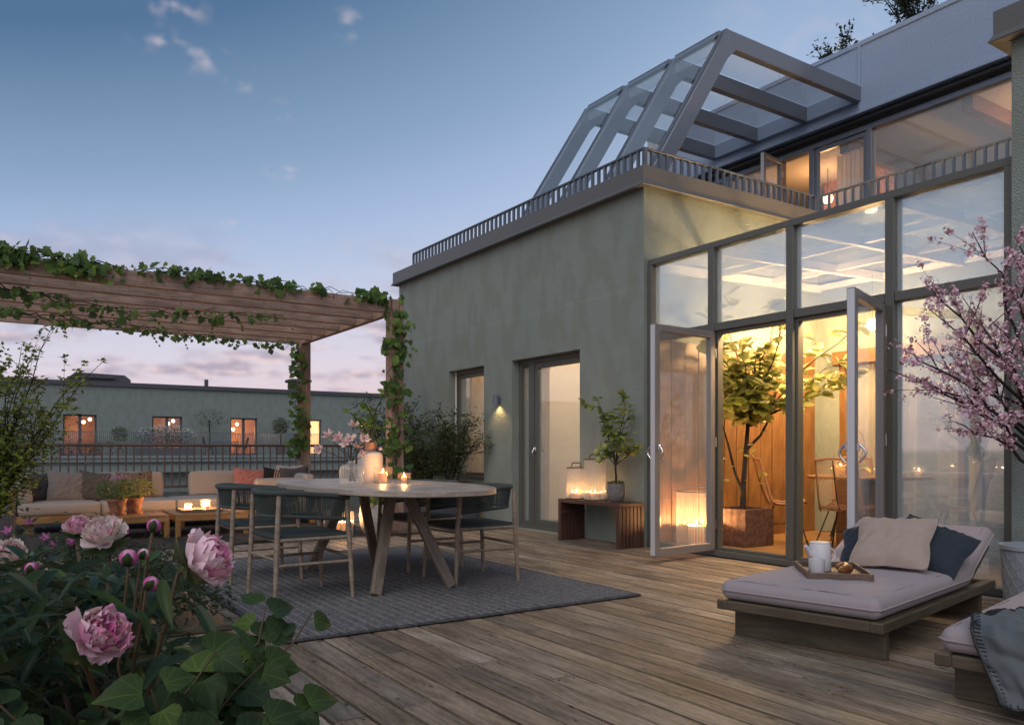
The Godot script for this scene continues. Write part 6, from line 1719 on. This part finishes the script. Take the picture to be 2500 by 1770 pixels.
func ruffle_petal(k: int) -> ArrayMesh:   # cupped petal with a frilled rim, along +y
	var m := MB.new()
	m.grid(8, 6, func(u: float, v: float):
		var w := lerpf(0.16, 0.52, sin(v * PI * 0.52)) * (1.0 - 0.20 * pow(v, 6.0))
		var x := (u - 0.5) * 2.0
		var frill := pow(v, 3.0) * 0.09 * sin(x * (6.0 + k) + k * 2.0) + pow(v, 4.0) * 0.05 * sin(x * 15.0 + k)
		return V(x * w, v - 0.14 * x * x * v + 0.05 * pow(v, 4.0) * sin(x * 11.0 + k), 0.50 * x * x * w + 0.62 * v * v - 0.10 * v + frill))
	return m.mesh()

func peony(parent: Node3D, at: Vector3, axis: Vector3, d: float, mats: Array, petals: Array) -> void:
	# a full double flower: rings of cupped petals, ever smaller towards the heart
	var f := Node3D.new(); f.name = "flower"
	parent.add_child(f, true); f.position = at; f.basis = look(axis)
	var rings := [[7, 1.55, 0.58, 0], [9, 1.15, 0.62, 0], [10, 0.86, 0.62, 0], [12, 0.62, 0.60, 1], [13, 0.42, 0.58, 1], [11, 0.24, 0.56, 1], [8, 0.10, 0.54, 2]]
	for r in rings:
		for i in r[0]:
			var a: float = TAU * (i + rf(-0.3, 0.3)) / r[0]
			var b: Basis = Basis(Vector3.UP, a) * Basis(Vector3.RIGHT, -r[1] + rf(-0.16, 0.16)) * Basis(Vector3.UP, rf(-0.3, 0.3))
			# petal's hollow side towards the flower's axis
			b = Basis(Vector3.UP, a) * Basis(Vector3.RIGHT, r[1] + rf(-0.15, 0.15)) * Basis(Vector3.UP, PI)
			var s: float = d * r[2] * rf(0.85, 1.1)
			var mk: int = clampi(r[3] + (1 if rng.randf() < 0.3 else 0), 0, mats.size() - 1)
			part(f, "petal", petals[rng.randi() % petals.size()], mats[mk], Transform3D(b * s, V(0, -0.18 * d, 0) + Basis(Vector3.UP, a) * V(0, 0, 0.05 * d * r[1])))

func bud(parent: Node3D, at: Vector3, axis: Vector3, d: float, mats: Array, green: Material) -> void:
	var f := Node3D.new(); f.name = "bud"
	parent.add_child(f, true); f.position = at; f.basis = look(axis)
	var m := MB.new(); m.lathe([Vector2(0, -0.5), Vector2(0.3, -0.42), Vector2(0.48, -0.1), Vector2(0.46, 0.15), Vector2(0.3, 0.4), Vector2(0, 0.5)], 16); part(f, "core", m, mats[1], Transform3D(Basis() * d, Vector3.ZERO))
	for i in 5:
		m = MB.new()
		m.grid(4, 5, func(u: float, v: float): var a := (u - 0.5) * 1.5 * sin(0.3 + v * 2.6); var e := -PI * 0.45 + v * PI * 0.75; return V(cos(a) * cos(e) * 0.52, sin(e) * 0.52, sin(a) * cos(e) * 0.52), 1, 1, true)
		part(f, "sepal", m, green if i % 2 else mats[2], Transform3D(Basis(Vector3.UP, TAU * i / 5.0) * d, Vector3.ZERO))

func make_garden() -> void:
	var vein := vein_texture()
	var lm := []
	for c in [lin(0.062, 0.104, 0.030), lin(0.047, 0.080, 0.028), lin(0.110, 0.170, 0.038), lin(0.042, 0.074, 0.034)]:
		var q := leaf_mat("lime%d" % lm.size(), c, 0.4, 0.55); q.albedo_texture = vein; lm.append(q)
	# raised bed at the edge of the deck
	var bed := thing("planting_bed", "low dark planting bed beside the braided rug", "planter", V(-0.3, 0, -4.2))
	var m := MB.new(); m.span(V(-1.2, 0, -2.2), V(0.92, 0.16, 2.6), 0.01); m.span(V(0.9205, 0, -2.5), V(1.46, 0.045, -0.35), 0.01); part(bed, "trough", m, M.dark_wood)
	m = MB.new(); var nz := noise(1.4, 3, 5)
	m.grid(30, 40, func(u: float, v: float): return V(lerpf(-1.17, 0.89, u), 0.165 + 0.06 * sin(u * PI) * sin(v * PI) + 0.03 * nz.get_noise_2d(u * 5.0, v * 9.0), lerpf(-2.17, 2.57, v)), 1, 1, true); part(bed, "soil", m, M.soil)
	var gc := thing("ground_cover", "dark green ground cover filling the planting bed", "ground cover", V(-0.3, 0.16, -4.2))
	gc.set_meta("kind", "stuff")
	var xs := []
	for i in 7500:
		var x := rf(-1.15, 0.92); var z := rf(-2.15, 2.0)
		var h := 0.03 + 0.26 * rng.randf() * clampf(1.3 - x, 0.45, 1.0) * (0.4 + 0.9 * absf(nz.get_noise_2d(x * 1.5, z * 1.5)) * 2.0)
		xs.append(leaf_xf(V(x, h, z), V(rf(-1, 1), rf(0, 1), rf(-1, 1)), rf(0.03, 0.065)))
	for i in 3200:
		var x := rf(0.88, 1.48); var z := rf(-2.5, -0.32)
		xs.append(leaf_xf(V(x, rf(-0.11, 0.02) + 0.20 * pow(rng.randf(), 2.0), z), V(rf(-1, 1), rf(0, 1), rf(-1, 1)), rf(0.03, 0.06)))
	many(gc, "foliage", simple_leaf(1.0, 0.45), leaf_mat("cover_green", lin(0.022, 0.040, 0.018), 0.3), xs)
	# small magenta flowers further back
	var ph := thing("cranesbill", "magenta cranesbill flowers behind the peonies", "flowers", V(0.35, 0.17, -5.0))
	var pet := petal_mesh()
	var mg := leaf_mat("magenta", lin(0.36, 0.09, 0.25), 0.5)
	var tipsx := []
	for i in 16: tipsx.append(V(rf(-0.42, 0.32), rf(0.24, 0.44), rf(-0.3, 0.4)))
	var spx := spray(V(0, 0, 0), tipsx, 0.004, 0.04, 2); part(ph, "stems", spx[0], M.bark)
	var fx := []
	for i in 520:
		var q: Array = spx[1][rng.randi() % spx[1].size()]
		fx.append(leaf_xf(q[0] + V(rng.randfn(), rng.randfn(), rng.randfn()) * 0.04, q[1], rf(0.03, 0.055)))
	many(ph, "foliage", simple_leaf(1.0, 0.5), leaf_mat("cranesbill_leaf", lin(0.03, 0.055, 0.022), 0.3), fx)
	for tip in tipsx:
		for k in 5: part(ph, "petal", pet, mg, Transform3D(look(V(-0.3, 0.6, 0.6)) * Basis(Vector3.UP, TAU * k / 5.0) * Basis(Vector3.RIGHT, 1.2) * 0.03, tip))
	# peonies
	var pe := thing("peony_bush", "peony bush with big ruffled pink and white flowers", "flowers", V(0.25, 0.2, -2.2))
	var o := -pe.position
	var green := leaf_mat("peony_leaf", lin(0.024, 0.048, 0.014), 0.45, 0.35); var green2 := leaf_mat("peony_leaf2", lin(0.042, 0.080, 0.018), 0.45, 0.35); var dk := leaf_mat("peony_dark", lin(0.016, 0.034, 0.016), 0.35, 0.35)
	var pink := [leaf_mat("peony_pale", lin(0.88, 0.62, 0.74), 0.6, 0.8), leaf_mat("peony_mid", lin(0.74, 0.30, 0.50), 0.6, 0.8), leaf_mat("peony_deep", lin(0.58, 0.11, 0.33), 0.5, 0.8)]
	var white := [leaf_mat("peony_white", lin(0.84, 0.72, 0.74), 0.6, 0.8), leaf_mat("peony_blush", lin(0.80, 0.60, 0.64), 0.6, 0.8), leaf_mat("peony_rose", lin(0.62, 0.26, 0.36), 0.5, 0.8)]
	var petals := []
	for k in 4: petals.append(ruffle_petal(k))
	var base := V(0.24, 0.15, -2.12) + o
	var heads := [[V(0.454, 0.723, -2.099), V(0.55, 0.35, 0.35), 0.120, pink], [V(0.287, 0.752, -2.57), V(-0.35, 0.75, 0.45), 0.100, white], [V(0.202, 0.590, -1.967), V(0.45, 0.55, 0.75), 0.112, pink], [V(0.071, 0.66, -3.074), V(0.0, 0.7, 0.6), 0.085, white], [V(0.265, 0.735, -3.065), V(0.1, 0.8, 0.4), 0.075, pink]]
	for h in heads:
		var at: Vector3 = h[0] + o
		peony(pe, at, h[1], h[2], h[3], petals)
		m = MB.new(); m.tube([base + V(rf(-0.05, 0.05), 0, rf(-0.1, 0.1)), base.lerp(at, 0.5) + V(0, 0.04, 0), at - h[1].normalized() * h[2] * 0.55, at - h[1].normalized() * h[2] * 0.2], [0.007, 0.006, 0.005, 0.005], 7); part(pe, "stem", m, M.peony_stem)
		for k in 5:   # green collar
			var b: Basis = look(h[1]) * Basis(Vector3.UP, TAU * k / 5.0 + 0.3) * Basis(Vector3.RIGHT, 1.55)
			part(pe, "collar_leaf", broad_leaf_mesh(), green, Transform3D(b * h[2] * 0.75, at - h[1].normalized() * h[2] * 0.3))
	for h in [[V(0.373, 0.803, -2.273), V(0.2, 1, 0.1), 0.036], [V(0.302, 0.731, -2.2), V(0, 1, 0.3), 0.044], [V(0.342, 0.734, -2.234), V(0.3, 0.8, 0.2), 0.029], [V(0.341, 0.674, -2.115), V(0.4, 0.6, 0.3), 0.037], [V(0.113, 0.66, -2.687), V(-0.1, 1, 0.2), 0.036]]:
		var at: Vector3 = h[0] + o
		bud(pe, at, h[1], h[2], pink if h[2] > 0.03 else white, green)
		m = MB.new(); m.tube([base + V(rf(-0.05, 0.08), 0.1, rf(-0.1, 0.1)), base.lerp(at, 0.55), at - h[1].normalized() * 0.02], [0.006, 0.0048, 0.0038], 6); part(pe, "stem", m, M.peony_stem)
	var lance := MB.new()
	lance.grid(4, 7, func(u: float, v: float): var w := 0.115 * pow(sin(pow(v, 0.8) * PI), 0.8); var x := (u - 0.5) * 2.0 * w; return V(x, v, 0.45 * absf(x) - 0.30 * v * v))
	var lmesh := lance.mesh()
	for i in 300:
		var at := V(rf(-0.16, 0.46), rf(0.34, 0.74), rf(-2.95, -1.80))
		at.y -= 0.22 * maxf(0.0, at.x - 0.25) + (0.12 if at.z < -2.5 else 0.0)
		if heads.any(func(h): return (h[0] - at).length() < 0.15 or (h[0] - at + V(0.0, 0.02, 0.14)).length() < 0.12): continue
		var d := V(at.x - 0.2 + rf(-0.4, 0.5), rf(-0.25, 0.5), at.z + 2.3 + rf(-0.4, 0.8)).normalized()
		var face := V(rf(-0.5, 0.5), 1.0, rf(0.0, 0.9)).normalized(); var tip := (d - face * d.dot(face)).normalized()
		part(pe, "leaf", lmesh, [green, green2, dk, dk][rng.randi() % 4], Transform3D(Basis(tip.cross(face), tip, face) * rf(0.075, 0.13), at + o))
	var fill := []
	for i in 1150:
		var at := V(rf(-0.25, 0.44), rf(0.20, 0.70), rf(-3.1, -1.85))
		at.y -= 0.25 * maxf(0.0, at.x - 0.2)
		if heads.any(func(h): return (h[0] - at).length() < 0.16): continue
		fill.append(leaf_xf(at + o, V(rf(-1, 1), rf(-0.2, 0.6), rf(-0.5, 1)), rf(0.08, 0.14)))
	many(pe, "foliage", lmesh, dk, fill)
	# lime sapling right in front
	var li := thing("lime_sapling", "young lime shoots with broad toothed leaves at the foot of the peonies", "shrub", V(0.14, 0.1, -1.7))
	o = -li.position
	var meshes := [lime_leaf_mesh(0), lime_leaf_mesh(1), lime_leaf_mesh(2)]
	var ends := [[V(0.58, 0.615, -1.90), 11], [V(0.655, 0.60, -1.87), 4], [V(0.56, 0.46, -1.62), 12], [V(0.50, 0.525, -1.74), 11], [V(0.40, 0.585, -1.68), 10], [V(0.27, 0.56, -1.60), 11], [V(0.10, 0.545, -1.52), 10], [V(0.00, 0.60, -1.72), 9], [V(0.30, 0.50, -1.46), 12], [V(0.44, 0.47, -1.52), 12], [V(0.20, 0.50, -1.42), 10], [V(0.07, 0.50, -1.46), 9], [V(0.50, 0.42, -1.50), 9], [V(0.36, 0.45, -1.46), 10], [V(0.16, 0.46, -1.36), 9], [V(0.02, 0.47, -1.42), 9], [V(0.26, 0.45, -1.38), 9], [V(0.46, 0.55, -1.80), 9]]
	for e in ends:
		var a := V(0.14 + rf(-0.06, 0.10), 0.12, -1.70 + rf(-0.05, 0.05)) + o; var b: Vector3 = e[0] + o
		var pts := []
		for k in 8:
			var q := k / 7.0
			pts.append(a.lerp(b, q) + V(0, 0.035 * sin(q * PI), 0) + V(rng.randfn(), rng.randfn(), rng.randfn()) * 0.008)
		m = MB.new(); m.tube(pts, [0.006, 0.0055, 0.005, 0.0042, 0.0035, 0.003, 0.0024, 0.0018], 6); part(li, "shoot", m, M.peony_stem)
		var cnt: int = int(e[1] * 1.6)
		for k in cnt:
			var q := lerpf(0.36, 1.0, (k + 0.5) / cnt) * 7.0; var i := mini(int(q), 6)
			var at: Vector3 = pts[i].lerp(pts[i + 1], q - i)
			var side := 1.0 if k % 2 else -1.0
			var dir: Vector3 = (pts[i + 1] - pts[i]).normalized()
			var tip := (dir * 0.5 + dir.cross(Vector3.UP) * side * rf(0.4, 1.1) + V(0, rf(-0.75, -0.1), 0)).normalized()
			var face := V(rf(-0.45, 0.25), 0.75, rf(0.35, 1.1)).normalized(); tip = (tip - face * tip.dot(face)).normalized()
			var stalk := at + tip * 0.022 + V(0, 0.006, 0)
			part(li, "leaf", meshes[rng.randi() % 3], lm[[0, 0, 1, 1, 2, 3][rng.randi() % 6]], Transform3D(Basis(tip.cross(face), tip, face) * rf(0.050, 0.078), stalk))
	# tree in a concrete tub at the left end of the sofa
	var lt := thing("tub_tree", "young tree with sparse bright green leaves in a round concrete tub", "potted tree", V(-0.02, 0, -8.6))
	m = MB.new(); m.lathe([Vector2(0, 0), Vector2(0.20, 0), Vector2(0.27, 0.40), Vector2(0.245, 0.40), Vector2(0.23, 0.34), Vector2(0, 0.34)], 36); part(lt, "tub", m, M.concrete)
	var tips := []
	for q in [V(0.55, 2.18, 0.0), V(0.42, 1.95, 0.1), V(0.95, 1.86, 0.1), V(0.70, 1.62, 0.1), V(0.30, 1.98, -0.1), V(0.12, 1.85, 0.1), V(0.0, 1.6, 0.2), V(-0.2, 1.7, 0.0), V(0.6, 1.42, 0.15), V(0.5, 1.2, 0.2), V(0.2, 1.5, 0.2), V(0.3, 1.25, 0.0), V(0.1, 1.1, 0.2), V(0.4, 1.0, 0.2), V(-0.1, 1.2, 0.2), V(0.25, 0.8, 0.2), V(0.05, 0.75, 0.25), V(0.35, 0.7, 0.1), V(0.75, 1.75, 0.0), V(0.45, 1.55, 0.0), V(0.2, 0.6, 0.22), V(0.3, 1.75, 0.1), V(0.1, 0.55, 0.2), V(-0.1, 0.9, 0.2), V(0.15, 1.3, 0.1), V(0.05, 0.95, 0.2), V(0.22, 1.1, 0.15), V(0.12, 0.7, 0.25)]: tips.append(q)
	var sp := spray(V(0.03, 0.34, 0), tips, 0.012, 0.05, 4); part(lt, "branches", sp[0], M.bark_dark)
	var tl := [leaf_mat("tub_leaf", lin(0.17, 0.22, 0.03), 0.6), leaf_mat("tub_leaf_dark", lin(0.07, 0.105, 0.02), 0.45)]
	for k in 2:
		xs = []
		for i in 2600:
			var q: Array = sp[1][rng.randi() % sp[1].size()]
			xs.append(leaf_xf(q[0] + V(rng.randfn(), rng.randfn(), rng.randfn()) * (0.018 if q[0].y > 1.3 else 0.05), q[1], rf(0.040, 0.066)))
		many(lt, "foliage", simple_leaf(1.0, 0.6), tl[k], xs)
	# blossoming tree in a scale-patterned planter
	var bt := thing("blossom_tree", "pink blossoming tree with dark bare branches beside the lounger", "potted tree", V(5.44, 0, -2.30))
	m = MB.new(); m.lathe([Vector2(0, 0), Vector2(0.17, 0), Vector2(0.195, 0.385), Vector2(0.205, 0.39), Vector2(0.205, 0.415), Vector2(0.185, 0.415), Vector2(0.18, 0.37), Vector2(0, 0.37)], 44); var plt := part(bt, "planter", m, M.planter_white)
	m = MB.new(); var arc := []
	for i in 9: var a := PI * i / 8.0; arc.append([cos(a) * 0.5, -sin(a)])
	for row in 7:
		for i in 18:
			var pts := []
			for q in arc:
				var a: float = TAU * (i + 0.5 * (row % 2) + q[0]) / 18.0
				var y: float = 0.375 - row * 0.052 + q[1] * 0.052
				if y < 0.004: y = 0.004
				var r := 0.17 + 0.025 * y / 0.385 + 0.0012
				pts.append(V(cos(a) * r, y, sin(a) * r))
			m.tube(pts, 0.0022, 4, false)
	part(plt, "scale_relief", m, M.planter_white)
	m = MB.new(); m.tube([V(0.0, 0.36, 0), V(0.01, 0.7, 0.0), V(0.0, 1.0, 0.01), V(0.02, 1.25, 0.0), V(0.0, 1.6, 0.02), V(-0.02, 1.95, 0.0)], [0.035, 0.03, 0.028, 0.024, 0.016, 0.008], 10); part(bt, "trunk", m, M.bark_dark)
	var right := V(0.833, 0, 0.553); var toward := V(-0.553, 0, 0.833)
	var bm := MB.new(); var twigs := []
	for q in [[-0.82, 1.62, 0.0, 1.15], [-0.78, 1.42, 0.15, 1.1], [-0.86, 1.52, -0.15, 1.12], [-0.72, 1.87, 0.1, 1.3], [-0.62, 2.05, -0.1, 1.4], [-0.40, 2.36, 0.0, 1.5], [-0.20, 2.30, 0.1, 1.55], [-0.55, 1.30, 0.2, 1.05], [-0.45, 1.75, 0.25, 1.2], [-0.35, 2.0, -0.2, 1.3], [-0.25, 1.5, 0.3, 1.1], [0.3, 1.9, 0.1, 1.3], [0.5, 1.6, 0.1, 1.15], [-0.65, 1.70, -0.25, 1.2], [-0.5, 1.20, -0.1, 1.0], [0.1, 2.2, -0.1, 1.5], [-0.1, 1.8, 0.3, 1.25], [-0.3, 1.65, -0.1, 1.15]]:
		var s := spray(V(0.0, q[3] - 0.12, 0), [right * q[0] + V(0, q[1], 0) + toward * q[2]], 0.012, 0.07, 7)
		bm.put(s[0], Transform3D()); twigs.append_array(s[1])
	part(bt, "branches", bm, M.bark_dark)
	var fl := MB.new()   # five-petalled blossom
	for k in 5:
		var a := TAU * k / 5.0
		var d := V(cos(a), 0.25, sin(a)); var e := V(-sin(a), 0, cos(a)) * 0.42
		fl.tri(Vector3.ZERO, d * 0.6 + e, d, Vector3.UP); fl.tri(Vector3.ZERO, d, d * 0.6 - e, Vector3.UP)
	xs = []; var cols := []
	for i in 1350:   # clusters along the twigs
		var q: Array = twigs[rng.randi() % twigs.size()]
		var c: Vector3 = q[0] + q[1] * rf(-0.03, 0.03) + V(rng.randfn(), rng.randfn(), rng.randfn()) * 0.008
		var tone := rf(0.65, 1.15); var cnt := 3 + rng.randi() % 9
		for k in cnt:
			var off := V(rng.randfn(), rng.randfn(), rng.randfn()) * 0.011
			xs.append(Transform3D(look(off + V(0, 0.004, 0)) * rf(0.0062, 0.012), c + off))
			var t := tone * rf(0.85, 1.1); cols.append(Color(0.84 * t, 0.57 * t, 0.68 * t) if rng.randf() > 0.10 else Color(0.22, 0.06, 0.05))
	many(bt, "blossom", fl, leaf_mat("blossom", Color.WHITE, 0.5), xs, cols)
	# shrubs on the very top of the house
	for a in [["low leafy shrub on the roof edge above the glass canopy", V(10.80, 6.62, -7.25), 0.68, 0.42, 620, 0.075, 0.5], ["dense dark evergreen shrub on the roof edge above the fascia", V(10.95, 6.62, -6.15), 1.35, 0.6, 2800, 0.080, 0.34]]:
		var rs := thing("roof_shrub", a[0], "shrub", a[1], 0.0, "shrubs on the roof")
		var tp := []
		for k in 14: tp.append(V(rf(-0.3, 0.3), a[2] * rf(0.6, 1.0), rf(-1, 1) * a[3]))
		var s := spray(Vector3.ZERO, tp, 0.012, 0.04, 4); part(rs, "branches", s[0], M.bark)
		xs = []
		for i in a[4]:
			var q: Array = s[1][rng.randi() % s[1].size()]
			xs.append(leaf_xf(q[0] + V(rng.randfn(), rng.randfn(), rng.randfn()) * 0.03, q[1], a[5] * rf(0.6, 1.1)))
		many(rs, "foliage", simple_leaf(1.0, a[6]), leaf_mat("roof_green%d" % a[4], lin(0.028, 0.048, 0.024), 0.3), xs)
